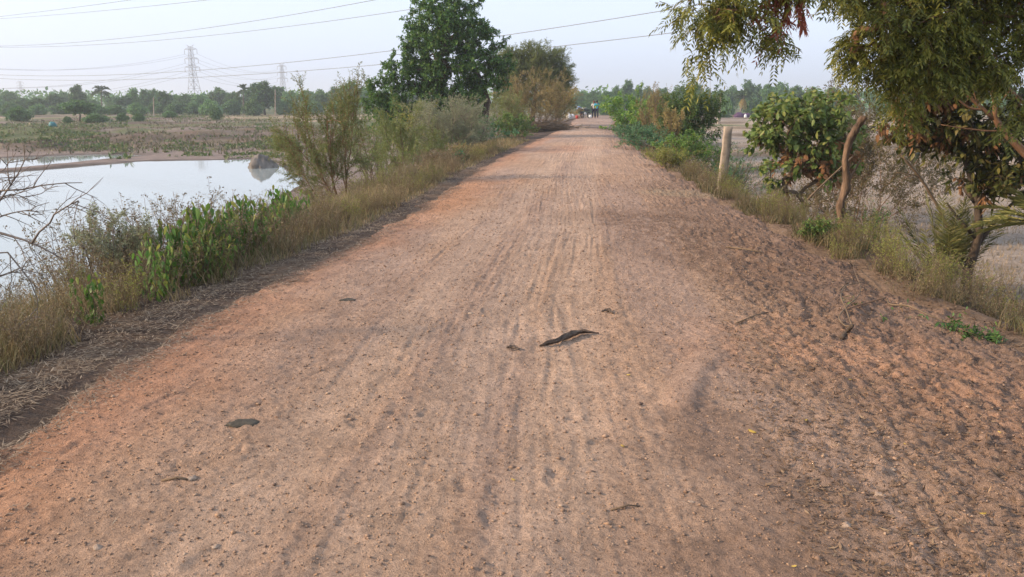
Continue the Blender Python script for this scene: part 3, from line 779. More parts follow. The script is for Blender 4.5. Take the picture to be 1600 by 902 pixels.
# --- the large dark tree on the left side
F, H = spot(752, 36, -22)
def blobs_px(F, y, lst):
    out = []
    for u, v, r, rv in lst:
        p = at_y(u, v, y) - F
        out.append((p[0], p[1], p[2], wpx(r, y), wpx(r * 0.9, y), wpx(rv, y)))
    return out
bl = blobs_px(F, 36, [(690, 25, 55, 50), (735, 80, 58, 48), (665, 95, 52, 42), (700, 60, 60, 55), (618, 125, 40, 28), (640, 165, 46, 40), (760, 110, 34, 30), (690, 130, 60, 30), (600, 150, 26, 24), (650, 60, 26, 22), (775, 85, 20, 22), (665, 190, 40, 30), (720, 0, 34, 24), (720, 150, 40, 24), (625, 185, 36, 26), (775, 125, 22, 26), (690, 170, 40, 26), (632, 78, 14, 12), (645, 35, 14, 12), (600, 115, 14, 10), (795, 70, 10, 10), (755, 45, 16, 14), (668, 0, 16, 14), (582, 138, 12, 10), (790, 105, 12, 12), (640, 110, 18, 12), (612, 190, 34, 24), (650, 210, 40, 22), (695, 200, 34, 22), (590, 165, 22, 18), (725, 170, 24, 20), (740, 140, 22, 18)])
tp = [np.array([0, 0, -0.2])] + [at_y(u, v, 36) - F for u, v in ((757, 185), (762, 160), (752, 130), (735, 95), (715, 60), (705, 30))]
P_ = crown_plant(1, tp, 0.17, bl, 720, 0.30, 8, 12, 0.125, 0.072, G_DARK, B_DARK, 'diamond', 0.2, 0.010, shell=0.45)
thing('broadleaf_tree', 'tallest dark green broadleaf tree left of the road, its top cut by the frame', 'tree', F, P_)
# --- thin-leaved thorn tree behind it
F, H = spot(832, 53, 69)
bl = blobs_px(F, 53, [(828, 110, 50, 36), (796, 122, 36, 40), (866, 120, 34, 40), (850, 95, 38, 24), (812, 95, 34, 24), (880, 145, 20, 30), (800, 160, 34, 26)])
tp = [np.array([0, 0, -0.2])] + [at_y(u, v, 53) - F for u, v in ((833, 175), (838, 150), (832, 125), (834, 105))]
P_ = crown_plant(2, tp, 0.14, bl, 520, 0.48, 9, 20, 0.13, 0.026, G_FEATHER, B_DARK, 'pinnate', 0.0, 0.009, shell=0.55)
thing('thorn_tree', 'round-topped feathery thorn tree behind the tallest tree on the left', 'tree', F, P_)
# --- shrubs: name, label, maker, u, depth, v of the top, width in px
G_OLIVE2 = leaf_mat('leaf_olive_brown', [(.11, .10, .04), (.16, .14, .055), (.20, .165, .07), (.15, .10, .05)], .3)
SH = [
 ('thorn_shrub', 'tan half-dry rounded thorn bush beside the far brush pile', lambda h, w: feather_shrub(11, h, w, G_TAN, B_TWIG, 12, 9, 7, 16, .12, .03), 832, 49, 108, 100),
 ('thorn_shrub', 'green feathery thorn bush at the right end of the left-hand row', lambda h, w: feather_shrub(12, h, w, G_FEATHER, B_TWIG, 11, 8, 7, 18, .12, .024), 868, 53, 112, 48),
 ('thorn_shrub', 'pale green feathery shrub under the right edge of the tallest tree', lambda h, w: feather_shrub(13, h, w, G_FEATHER, B_TWIG, 10, 8, 6, 14, .10, .02), 783, 44, 138, 62),
 ('thorn_shrub', 'airy olive thorn shrub standing in front of the boulder and pond', lambda h, w: feather_shrub(14, h, w, G_FEATHER, B_WARM, 8, 11, 11, 24, .065, .0115, (0.0, 1.25), .017, .05), 538, 16.5, 118, 142),
 ('thorn_shrub', 'thin feathery thorn shrub right of the airy olive one by the pond', lambda h, w: feather_shrub(15, h, w, G_FEATHER, B_TWIG, 8, 10, 9, 18, .085, .014, (0.05, 1.2), .012, .06), 632, 23, 158, 115),
 ('thorn_shrub', 'dim green thorn shrub beyond the pond bank between two feathery ones', lambda h, w: feather_shrub(16, h, w, G_MID, B_TWIG, 10, 8, 7, 14, .07, .014), 588, 28, 168, 105),
 ('tamarisk_shrub', 'silvery grey upright shrub with brushy twigs below the tallest tree', lambda h, w: feather_shrub(17, h, w, G_GREY, B_GREY, 14, 10, 9, 18, .07, .013, (0.05, .7), .016, .22), 712, 26, 150, 112),
 ('leafy_bush', 'low blue-green bush spilling to the road edge below the tallest tree', lambda h, w: leaf_bush(18, h, w, G_BLUE, k=12, nl=12, L=.10, W=.06), 752, 33, 182, 92),
 ('leafy_bush', 'mid green bush beside the far tan thorn bush', lambda h, w: leaf_bush(19, h, w, G_MID, k=12, nl=12, L=.10, W=.06), 796, 39, 176, 72),
 ('leafy_bush', 'yellow-green leafy bush half under the tan thorn bush', lambda h, w: leaf_bush(20, h, w, G_YEL, k=10, nl=10, L=.09, W=.05), 808, 44, 174, 46),
 ('leafy_bush', 'small dark green bush among tan grass at the left road edge', lambda h, w: leaf_bush(21, h, w, G_BLUE, k=9, nl=10, L=.05, W=.03), 716, 21.5, 236, 30),
 ('grass_bush', 'round tan grassy bush at the left road edge', lambda h, w: weed(22, h, w, G_TAN, 40, 6, 7, .05, .014, .004, None, (.05, .8), True), 728, 24, 221, 52),
 ('grass_bush', 'brownish grassy bush left of the round tan one', lambda h, w: weed(23, h, w, G_WEED, 40, 6, 7, .05, .014, .004, None, (.05, .7), True), 690, 21, 232, 62),
 ('leafy_bush', 'hanging vine-covered green bush under the left of the tallest tree', lambda h, w: leaf_bush(24, h, w, G_YEL, k=12, nl=10, L=.09, W=.06), 660, 31, 160, 70),
 ('thorn_shrub', 'grey-green feathery shrub on the pond bank at the left edge of weeds', lambda h, w: feather_shrub(25, h, w, G_GREY, B_GREY, 9, 8, 8, 14, .030, .009, (0.05, .8), .009), 168, 7.0, 328, 105),
 # right side
 ('roadside_tree', 'small bright green spreading tree nearest the people on the right', lambda h, w: leaf_bush(31, h, w, G_BRIGHT, k=13, nb=9, nl=14, L=.15, W=.08, nt=6), 990, 47, 136, 88),
 ('roadside_tree', 'rounded green tree, tallest of the right-hand roadside clump', lambda h, w: leaf_bush(32, h, w, G_MID, k=14, nb=10, nl=15, L=.11, W=.06, nt=7, lean=(.05, .9)), 1074, 31, 127, 82),
 ('thorn_shrub', 'tan dry bush between the two green trees on the right', lambda h, w: feather_shrub(33, h, w, G_TAN, B_TWIG, 10, 8, 6, 12, .10, .03), 1022, 44, 132, 40),
 ('thorn_shrub', 'brown-green bush in front of the rounded right-hand tree', lambda h, w: feather_shrub(34, h, w, G_TAN, B_TWIG, 9, 7, 6, 12, .07, .028), 1040, 29.5, 166, 40),
 ('leafy_bush', 'blue-green low bush first at the right road edge from the people', lambda h, w: leaf_bush(35, h, w, G_BLUE, k=13, nl=12, L=.06, W=.035), 982, 31, 190, 66),
 ('leafy_bush', 'dark low bush behind the bright green one on the right', lambda h, w: leaf_bush(36, h, w, G_BLUE, k=13, nl=12, L=.06, W=.03), 1018, 27, 196, 84),
 ('leafy_bush', 'bright green bush in the middle of the right-hand roadside clump', lambda h, w: leaf_bush(37, h, w, G_BRIGHT, k=13, nl=13, L=.06, W=.035), 1066, 22.5, 203, 88),
 ('grass_bush', 'yellow-green grassy bush at the foot of the right-hand clump', lambda h, w: weed(38, h, w, G_YEL, 44, 7, 8, .05, .015, .004, None, (.05, .75), True), 1048, 19.6, 230, 66),
 ('leafy_bush', 'dark green bush right of the bright one in the roadside clump', lambda h, w: leaf_bush(39, h, w, G_DARK, k=13, nl=13, L=.06, W=.035), 1100, 24, 206, 84),
 ('leafy_bush', 'bluish low bush spreading behind the concrete post', lambda h, w: leaf_bush(40, h, w, G_BLUE, k=16, nl=14, L=.045, W=.016, lean=(.1, 1.15)), 1142, 19, 230, 104),
 ('thorn_shrub', 'brown twiggy thorn thicket behind the broad-leaved bush', lambda h, w: feather_shrub(41, h, w, G_OLIVE2, B_WARM, 15, 11, 10, 18, .06, .02, (0.2, 1.2), .010), 1330, 17.5, 134, 230),
 ('leafy_bush', 'low dark green bush behind the bare leaning trunk', lambda h, w: leaf_bush(42, h, w, G_DARK, k=11, nl=8, L=.035, W=.016, lean=(.1, 1.1)), 1356, 10.6, 312, 84),
 ('leafy_bush', 'small weedy green bush at the foot of the bare leaning trunk', lambda h, w: leaf_bush(43, h, w, G_MID, k=9, nl=7, L=.03, W=.018), 1275, 9.0, 340, 60),
]
for nm, lab, mk, u, y, vt, wp in SH:
    F, H = spot(u, y, vt)
    thing(nm, lab, 'tree' if 'tree' in nm else 'shrub', F, mk(H, wpx(wp, y)))

# --- broad-leaved bush with brown lower leaves
F, H = spot(1252, 14.5, 150)
bl = blobs_px(F, 14.5, [(1255, 178, 68, 34), (1212, 205, 46, 36), (1295, 210, 50, 40), (1240, 245, 54, 32), (1300, 255, 46, 28), (1225, 280, 28, 20), (1192, 195, 24, 24), (1295, 172, 38, 28)])
tp = [np.array([0, 0, -0.15]), np.array([.03, 0, .25]), np.array([.02, .02, .5]), np.array([-.03, 0, .8])]
def lowbrown(c, rng):
    px = c[:, 0] / wpx(1, 14.5) + 1252; pz = c[:, 2]
    zz = at_y(1252, 226, 14.5)[2] - F[2]
    return (pz < zz + rng.normal(size=len(c)) * 0.08) & (px > 1205) & (rng.uniform(size=len(c)) < 0.55)
P_ = crown_plant(51, tp, 0.035, bl, 300, 0.16, 4, 4, 0.098, 0.078, G_BIG, B_TWIG, 'oval', 0.35, 0.005, second=(G_BROWN, lowbrown), shell=0.6)
sm = MB()
for dx, hh in ((-.28, .75), (.22, .8), (.45, .7)):
    tubes(sm, np.array([[[dx * .3, 0, -.1], [dx * .5, .03, hh * .35], [dx * .9, 0, hh * .7], [dx * 1.4, -.03, hh]]]), 0.024, 0.014, 6)
P_.append(('side_stems', sm.mesh('side_stems', B_TWIG, True)))
thing('broadleaf_bush', 'rounded bush of broad leaves, brown and withered below, right of the concrete post', 'bush', F, P_)

G_OLIVE = leaf_mat('leaf_olive', [(.045, .055, .015), (.08, .095, .022), (.12, .13, .03), (.20, .18, .045), (.17, .13, .05)], .30, .45)
# --- broad-leaved tree under the overhanging canopy, its dark stem at the slope foot
F, H = spot(1507, 10.3, 130)
bl = blobs_px(F, 10.3, [(1440, 165, 46, 36), (1475, 130, 46, 36), (1420, 200, 36, 28), (1500, 190, 52, 40), (1560, 230, 52, 36), (1470, 215, 46, 28), (1540, 280, 56, 32), (1600, 180, 50, 46), (1540, 130, 50, 34), (1600, 270, 50, 40)])
tp = [np.array([0, 0, -0.15])] + [at_y(u, v, 10.3) - F for u, v in ((1512, 425), (1522, 395), (1530, 365), (1528, 320), (1515, 270), (1500, 225))]
def fewbrown(c, rng):
    px = c[:, 0] / wpx(1, 10.3) + 1507
    return ((px < 1440) & (rng.uniform(size=len(c)) < 0.5)) | (rng.uniform(size=len(c)) < 0.06)
P_ = crown_plant(52, tp, 0.062, bl, 330, 0.16, 5, 5, 0.09, 0.046, G_OLIVE, B_DARK, 'oval', 0.35, 0.0045, second=(G_BROWN, fewbrown), shell=0.6)
fk = MB(); tubes(fk, np.array([[at_y(u, v, 10.3) - F for u, v in ((1526, 385), (1550, 352), (1575, 325), (1600, 300))]]), 0.035, 0.015, 6)
tubes(fk, np.array([[at_y(u, v, 10.3) - F for u, v in ((1527, 375), (1505, 350), (1492, 335), (1480, 318))]]), 0.028, 0.012, 6)
P_.append(('forked_limb', fk.mesh('forked_limb', B_DARK, True)))
thing('broadleaf_tree', 'small tree with dark slanting stem at the foot of the right slope', 'tree', F, P_)

# --- the overhanging neem, trunk just outside the frame on the right
F = np.array([7.4, 8.8, 0.0]); F[2] = float(ground_z(7.4, 8.8))
def nb_px(y, lst):
    out = []
    for u, v, r, rv in lst:
        p = at_y(u, v, y) - F; out.append((p[0], p[1], p[2], wpx(r, y), wpx(r * .55, y), wpx(rv, y)))
    return out
bl = nb_px(8.2, [(1420, 40, 100, 60), (1370, 75, 62, 40), (1520, 60, 90, 70), (1590, 40, 80, 80), (1420, 115, 44, 34), (1385, 165, 20, 26), (1330, 95, 30, 22), (1580, 165, 24, 18), (1480, -60, 150, 60), (1350, -40, 90, 50), (1640, -80, 140, 80), (1480, 95, 40, 26)])
bl += nb_px(7.6, [(1125, 10, 52, 32), (1098, 16, 24, 20), (1170, 20, 44, 32), (1130, 55, 36, 30), (1120, 90, 18, 26), (1195, 65, 22, 24), (1195, 95, 16, 16), (1180, -40, 80, 30), (1280, -60, 60, 30)])
tp = [np.array([0, 0, -.2]), np.array([-.05, 0, .6]), np.array([-.18, .02, 1.2]), np.array([-.45, 0, 1.9]), np.array([-.8, -.05, 2.7]), np.array([-1.3, -.15, 3.6]), np.array([-2.4, -.5, 4.3]), np.array([-3.6, -.9, 4.5]), np.array([-4.7, -1.15, 4.15])]
def rust(c, rng):
    p = at_y(1240, 8, 7.6) - F
    return np.linalg.norm(c - p, axis=1) < 0.24
P_ = crown_plant(53, tp, 0.16, bl, 350, 0.20, 5, 4, 0.155, 0.0175, G_NEEM, B_WARM, 'neem', 0.38, 0.0045, second=(G_RUST, rust), shell=0.5, hang=0.35, bpow=0.36)
lb = MB()
for poly, r0, r1 in (([(1680, 320), (1600, 238), (1568, 205), (1553, 185), (1556, 160), (1548, 140)], .055, .02), ([(1556, 188), (1530, 165), (1500, 140), (1478, 128), (1440, 118)], .024, .008), ([(1540, 172), (1515, 170), (1490, 150), (1462, 143)], .016, .006), ([(1568, 205), (1540, 205), (1500, 200), (1470, 195)], .014, .004), ([(1660, 180), (1600, 162), (1580, 142), (1560, 125)], .03, .01), ([(1500, 140), (1490, 120), (1480, 95)], .012, .005), ([(1530, 165), (1520, 140), (1490, 118), (1450, 95)], .014, .005), ([(1553, 185), (1562, 160), (1580, 140)], .016, .007)):
    pts = np.array([at_y(u, v, 9.3) - F for u, v in poly]); t = np.linspace(0, 1, 9) * (len(pts) - 1)
    pts = np.stack([np.interp(t, np.arange(len(pts)), pts[:, k]) for k in range(3)], 1)
    tubes(lb, pts[None], r0, r1, 6)
rm_ = MB(); rgx = np.random.default_rng(9)
for u0, v0, u1, v1, k in ((1236, -30, 1228, 30, 44), (1250, -30, 1256, 46, 60), (1222, -30, 1212, 18, 30)):
    a_, b_ = at_y(u0, v0, 7.6) - F, at_y(u1, v1, 7.6) - F
    tw_ = np.stack([a_, (a_ + b_) / 2 + rgx.normal(size=3) * .01, b_])[None]
    sprays(rm_, tw_, k * 2, .07, .022, rgx, 'diamond', .6)
P_.append(('dry_spray', rm_.mesh('dry_spray', G_RUST)))
P_.append(('low_limb', lb.mesh('low_limb', B_WARM, True)))
thing('neem_tree', 'big overhanging tree at the upper right with hanging narrow-leaved sprays', 'tree', F, P_)

# --- wild date palms at the right slope
def palm_clump(seed, n, ln, **kw):
    rng = np.random.default_rng(seed); sm, lm = MB(), MB()
    palm_fronds(lm, (0, 0, 0), n, ln, rng, stemm=sm, **kw)
    return [('frond_ribs', sm.mesh('frond_ribs', G_PALM, True)), ('fronds', lm.mesh('fronds', G_PALM))]
F, H = spot(1476, 10.6, 300)
thing('date_palm', 'young wild date palm fanning upright fronds at the slope foot', 'palm', F, palm_clump(61, 24, 1.5, elev=(.95, 1.54), leafl=.20, leafw=.010, sag=.10, pairs=40, r=.008))
F, H = spot(1610, 9.6, 300)
thing('date_palm', 'wild date palm drooping long fronds in from the right frame edge', 'palm', F + np.array([0, 0, 1.15]), palm_clump(62, 15, .95, elev=(-.1, 1.2), az=(1.6, 4.7), leafl=.19, leafw=.009, sag=.30, pairs=44, r=.008) + [('trunk', (lambda b: (tubes(b, np.array([[[0, 0, -1.35], [.02, 0, -.5], [0, 0, .05]]]), .11, .09, 8), b.mesh('trunk', B_DARK, True))[1])(MB()))])

B_SNAG = noise_mat('bark_snag', [(.045, .03, .02), (.12, .078, .05), (.23, .15, .095)], 16, .9, .9, 40, stretch=(1, 1, .18), dist=.02)
# --- bare trunk standing on the right verge, and a thin leaning stick
F = foot(1313, 9.6); F[2] = float(ground_z(F[0], F[1]))
def px_poly(F, y, pts, n=14):
    p = np.array([at_y(u, v, y) - F for u, v in pts]); t = np.linspace(0, len(p) - 1, n)
    return np.stack([np.interp(t, np.arange(len(p)), p[:, k]) for k in range(3)], 1)
tb = MB(); pts = px_poly(F, 9.6, [(1313, 385), (1314, 350), (1313, 318), (1321, 298), (1324, 280), (1320, 250), (1326, 222), (1338, 200), (1350, 183)], 30)
rg = np.random.default_rng(7); tubes(tb, pts[None], None, None, 9, rad=(np.linspace(.047, .046, 30) * (1 + rg.normal(size=30) * .10 + .18 * (np.abs(np.linspace(0, 1, 30) - .42) < .05)))[None])
for me_v in tb.v: me_v += rg.normal(size=me_v.shape) * .0045
st = MB(); tubes(st, px_poly(F, 9.6, [(1325, 285), (1338, 262), (1345, 250)], 5)[None], .018, .010, 6)
thing('crooked_snag', 'crooked bare tree trunk standing like a post on the right verge', 'trunk', F, [('trunk', tb.mesh('trunk', B_SNAG, True), [('branch_stub', st.mesh('branch_stub', B_SNAG, True))])])
F = foot(1492, 11.5); F[2] = float(ground_z(F[0], F[1]))
tb = MB(); tubes(tb, px_poly(F, 11.5, [(1496, 392), (1470, 330), (1440, 280), (1400, 232)], 8)[None], .026, .016, 6)
tw = MB(); tubes(tw, px_poly(F, 11.5, [(1440, 280), (1425, 272), (1400, 270)], 4)[None], .01, .005, 5)
thing('leaning_stick', 'thin bare stick leaning left above the stubble field', 'stick', F, [('stick', tb.mesh('stick', B_TWIG, True), [('twig', tw.mesh('twig', B_TWIG, True))])])
F = foot(1262, 13.4); F[2] = float(ground_z(F[0], F[1]))
tb = MB(); tubes(tb, px_poly(F, 13.4, [(1262, 312), (1275, 298), (1305, 270), (1332, 245)], 6)[None], .018, .012, 6)
tag(mobj('leaning_stick', tb.mesh('leaning_stick', B_TWIG, True)), 'thin stick slanting up from the broad-leaved bush to the bare trunk', 'stick').location = F

# --- bare thorny branches reaching in at the left frame edge
F = foot(-150, 4.9); F[2] = float(ground_z(F[0], F[1]))
rg = np.random.default_rng(71); tb = MB(); tw = MB(); main = []
for k, (pts, r0) in enumerate((([(-150, 560), (-110, 420), (-60, 350), (0, 362), (50, 380), (100, 407)], .016), ([(-110, 420), (-60, 340), (0, 300), (68, 289), (132, 287)], .010), ([(-110, 440), (-50, 390), (0, 312), (30, 270), (50, 235)], .009),
                    ([(50, 380), (75, 350), (100, 325), (120, 312), (126, 318)], .007), ([(-110, 430), (-40, 400), (10, 395), (50, 440), (60, 500)], .009), ([(-60, 350), (0, 337), (40, 330), (75, 318)], .007), ([(-120, 470), (-50, 450), (0, 430), (40, 420)], .008), ([(-80, 380), (-20, 320), (20, 300), (45, 310)], .006), ([(-60, 350), (-10, 280), (20, 250)], .006))):
    y = 4.9 + rg.uniform(-.15, .15); p = px_poly(F, y, pts, 9) + np.concatenate([np.zeros((1, 3)), rg.normal(size=(8, 3)) * .008])
    main.append(p); tubes(tb, p[None], r0, r0 * .25, 6)
main = np.array(main)
s2 = grow(main, 7, (.16, .38), (.4, 1.0), rg, 5, 0.0, .18, .35, 1.0); tubes(tw, s2, .0035, .0012, 4)
s3 = grow(s2, 3, (.05, .14), (.5, 1.1), rg, 3, 0.0, .2, .2, 1.0); tubes(tw, s3, .0018, .0008, 3)
thing('bare_thorn_bush', 'leafless thorny branches reaching over the pond at the left frame edge', 'bush', F, [('branches', tb.mesh('branches', B_GREY, True), [('twigs', tw.mesh('twigs', B_GREY, True))])])
bpy.data.objects['twigs']['kind'] = 'stuff'

# ------------------------------------------------------------------ leafy climbers and weeds on the bank
ORD = 'first second third fourth fifth sixth seventh eighth ninth tenth eleventh twelfth thirteenth fourteenth fifteenth sixteenth seventeenth eighteenth nineteenth twentieth twenty-first twenty-second twenty-third twenty-fourth twenty-fifth twenty-sixth twenty-seventh twenty-eighth twenty-ninth thirtieth thirty-first thirty-second thirty-third thirty-fourth'.split()
CL = [climber(100 + k, 1.0, G_CLIMB) for k in range(4)]
lst = [(243, 7.2, 392), (262, 7.6, 378), (288, 8.0, 352), (303, 8.6, 316), (322, 8.4, 345), (338, 8.9, 326), (352, 9.2, 330), (362, 8.8, 352), (378, 9.6, 315), (392, 9.9, 322), (405, 9.6, 338), (425, 10.4, 322), (440, 11.2, 304), (455, 11.8, 296), (470, 12.2, 305), (345, 8.2, 372), (318, 7.9, 380), (150, 6.4, 425), (270, 7.8, 370), (296, 8.3, 335), (312, 8.7, 328), (330, 8.7, 335), (346, 9.1, 322), (368, 9.3, 322), (385, 9.7, 316), (398, 9.9, 328), (415, 10.2, 322), (432, 10.8, 310), (448, 11.4, 298), (463, 12.0, 300)]
order_ = sorted(range(len(lst)), key=lambda q: lst[q][0])
for k, (u, y, vt) in enumerate(lst):
    F, H = spot(u - 4, y * .875, vt)
    thing('leafy_weed', 'tall weed with hanging heart-shaped green leaves on the pond bank, ' + ORD[order_.index(k)] + ' from the left', 'weed', F, CL[k % 4], 'leafy weeds on the pond bank', k * 1.7, max(.5, H * 1.2))
rg = np.random.default_rng(81)
WD = [weed(120 + k, 1.0, .75, [G_WEED, G_WEED, G_GRASS, G_WEED, G_YEL][k], 12, 7, 6, .035, .012, .0035, None, (.02, .4), True) for k in range(5)]
nW = 0
for k in range(210):
    y = 2.9 * math.exp(rg.uniform(0, 1) * math.log(26 / 2.9)); dd = float(np.interp(y, [3, 8, 14], [.75, .4, .35])) + rg.uniform(0, 1) ** 1.3 * 2.1
    x = float(XL(y)) - dd
    z = float(ground_z(x, y)); kind = k % 5 if y < 9 else [2, 4, 2, 0, 4][k % 5]
    hh = rg.uniform(.42, .74) * (1.2 if dd > 1.6 else .9) * (1.15 if kind in (0, 1, 3) else .9)
    if y > 10: hh *= 0.85
    hh *= float(np.interp(y, [3, 5, 7.5], [.55, .66, 1.0]))
    lab, gr = [('brown dry weed with thin branching stalks on the pond bank', 'dry weeds on the pond bank'), ('brown dry weed with thin branching stalks on the pond bank', 'dry weeds on the pond bank'), ('straw-coloured grassy weed on the pond bank', 'grassy weeds on the pond bank'), ('brown dry weed with thin branching stalks on the pond bank', 'dry weeds on the pond bank'), ('yellow-green upright weed on the pond bank', 'green weeds on the pond bank')][kind]
    thing('bank_weed', lab, 'weed', (x, y, z), WD[kind], gr, rg.uniform(0, 6.28), (hh * 1.15, hh * 1.15, hh))
for k in range(120):
    y = 6.0 * math.exp(rg.uniform(0, 1) * math.log(20 / 6.0)); x = float(XR(y)) + rg.uniform(.0, 1.5)
    z = float(ground_z(x, y)); kind = [2, 4, 0, 4][k % 4]; hh = rg.uniform(.22, .5) if y < 12 else rg.uniform(.3, .6)
    lab, gr = {0: ('brown dry weed on the right-hand slope', 'dry weeds on the right slope'), 2: ('straw-coloured grassy weed on the right-hand slope', 'grassy weeds on the right slope'), 4: ('yellow-green weed on the right-hand slope', 'green weeds on the right slope')}[kind]
    thing('slope_weed', lab, 'weed', (x, y, z), WD[kind], gr, rg.uniform(0, 6.28), (hh * 1.1, hh * 1.1, hh))

# ------------------------------------------------------------------ grass, straw, stubble
rg = np.random.default_rng(91); gm = MB()
N = 52000; y = 2.4 * np.exp(rg.uniform(0, 1, N) * math.log(34 / 2.4)); dd = np.interp(y, [3, 8, 14], [.7, .35, .25]) + rg.gamma(1.6, 0.7, N); x = XL(y) - dd
tuft = vnoise(x * 3, y * 3, 7) > -0.35; x, y, dd = x[tuft], y[tuft], dd[tuft]
blades(gm, np.stack([x, y, ground_z(x, y) - .01], 1), rg.uniform(.08, .38, len(x)) * np.clip(dd, .35, 1.0), .004 + .0006 * y, rg, .3)
stuff('bank_grass', gm.mesh('bank_grass', G_GRASS), 'mixed dry and green grass covering the bank above the pond', 'grass')
gm = MB(); N = 34000; y = 4.2 * np.exp(rg.uniform(0, 1, N) * math.log(32 / 4.2)); dd = np.interp(y, [4, 8, 12], [.35, .05, -.05]) + rg.gamma(1.5, .55, N); x = XR(y) + dd
tuft = vnoise(x * 2.5, y * 2.5, 9) > np.interp(y, [4, 8, 11], [.45, .30, -.05]); x, y = x[tuft], y[tuft]
blades(gm, np.stack([x, y, ground_z(x, y) - .01], 1), rg.uniform(.05, .24, len(x)), .004 + .0005 * y, rg, .4)
stuff('slope_grass', gm.mesh('slope_grass', G_SLOPE), 'sparse dry grass on the slope right of the road', 'grass')
gm = MB(); N = 52000; y = 7 * np.exp(rg.uniform(0, 1, N) * math.log(48 / 7)); x = XR(y) + 2.1 + rg.uniform(0, 1, N) ** 1.2 * (8 + y * 0.75)
row = np.round(y / 0.2) * 0.2 + rg.normal(size=N) * .025; y = np.where(y < 30, row, y)
blades(gm, np.stack([x, y, ground_z(x, y) - .01], 1), rg.uniform(.05, .13, N), .006 + .0007 * y, rg, .22)
stuff('field_stubble', gm.mesh('field_stubble', G_STRAW), 'pale rice stubble covering the harvested field on the right', 'stubble')
# straw and leaf litter on both road edges
gm = MB(); N = 34000; y = 2.2 * np.exp(rg.uniform(0, 1, N) * math.log(22 / 2.2)); x = XL(y) - np.where(rg.uniform(size=N) < .3, rg.uniform(-.25, .5, N), rg.normal(.45, .33, N))
P_ = np.stack([x, y, ground_z(x, y) + .012], 1); D_ = rdir(rg, N); D_[:, 2] *= .18
leaf_diamond(gm, P_, D_, np.cross(D_, [0, 0, 1.0]) + 1e-3, rg.uniform(.015, .085, N), rg.uniform(.002, .006, N) + .0005 * y)
stuff('edge_litter', gm.mesh('edge_litter', island_mat('litter', [(.07, .05, .036), (.14, .10, .068), (.26, .20, .135), (.10, .07, .05), (.34, .27, .19), (.17, .125, .085)])), 'straw and dead stalks littering the left road edge', 'litter')
gm = MB(); N = 30000; y = 1.9 * np.exp(rg.uniform(0, 1, N) * math.log(16 / 1.9)); x = np.interp(y, [0, 3, 6, 10, 20], [.9, 1.1, 1.6, 2.0, 2.9]) + np.abs(rg.normal(0, 1.2, N)) + .05 * rg.normal(size=N)
x = np.where(rg.uniform(size=N) < .4, XR(y) + rg.normal(.6, .7, N), x); ok = x < XR(y) + 2.2; x, y = x[ok], y[ok]; N = len(x)
P_ = np.stack([x, y, ground_z(x, y) + .006], 1); D_ = rdir(rg, N); D_[:, 2] *= .25
leaf_diamond(gm, P_, D_, np.cross(D_, [0, 0, 1.0]) + rdir(rg, N) * .3, rg.uniform(.012, .05, N) * np.where(x > XR(y), 1.7, 1), rg.uniform(.004, .014, N) * np.where(x > XR(y), 1.4, 1))
stuff('leaf_litter', gm.mesh('leaf_litter', island_mat('leaf_crumbs', [(.06, .038, .025), (.12, .075, .045), (.19, .12, .07), (.09, .055, .035), (.28, .19, .11)])), 'small dead leaves scattered over the trampled right side', 'litter')
# pebbles in the road
OV = np.array([[1, 0, 0], [-1, 0, 0], [0, 1, 0], [0, -1, 0], [0, 0, 1], [0, 0, -1]], float); OF = np.array([[0, 2, 4], [2, 1, 4], [1, 3, 4], [3, 0, 4], [2, 0, 5], [1, 2, 5], [3, 1, 5], [0, 3, 5]])
def pebbles(N, x, y, s, rng):
    V = OV[None] * rng.uniform(.55, 1.25, (N, 6, 1)) + rng.normal(size=(N, 6, 3)) * .12
    V = V * (s[:, None, None] * np.stack([rng.uniform(.8, 1.3, N), rng.uniform(.8, 1.3, N), rng.uniform(.45, .8, N)], 1)[:, None])
    P = np.stack([x, y, ground_z(x, y) + s * .2], 1)
    return (V + P[:, None]).reshape(-1, 3), (np.arange(N)[:, None, None] * 6 + OF[None]).reshape(-1, 3)
N = 40000; y = 1.6 * np.exp(rg.uniform(0, 1, N) * math.log(17 / 1.6)); x = XL(y) + rg.uniform(0, 1, N) * (XR(y) - XL(y))
s = .0020 + rg.gamma(1.0, .0017, N) + .0004 * y
gm = MB(); gm.add(*pebbles(N, x, y, s, rg))
stuff('gravel', gm.mesh('gravel', island_mat('gravel', [(.17, .11, .075), (.27, .175, .115), (.33, .22, .15), (.12, .08, .06), (.30, .18, .105), (.38, .28, .20)])), 'grit and small pebbles strewn over the dirt road', 'gravel')

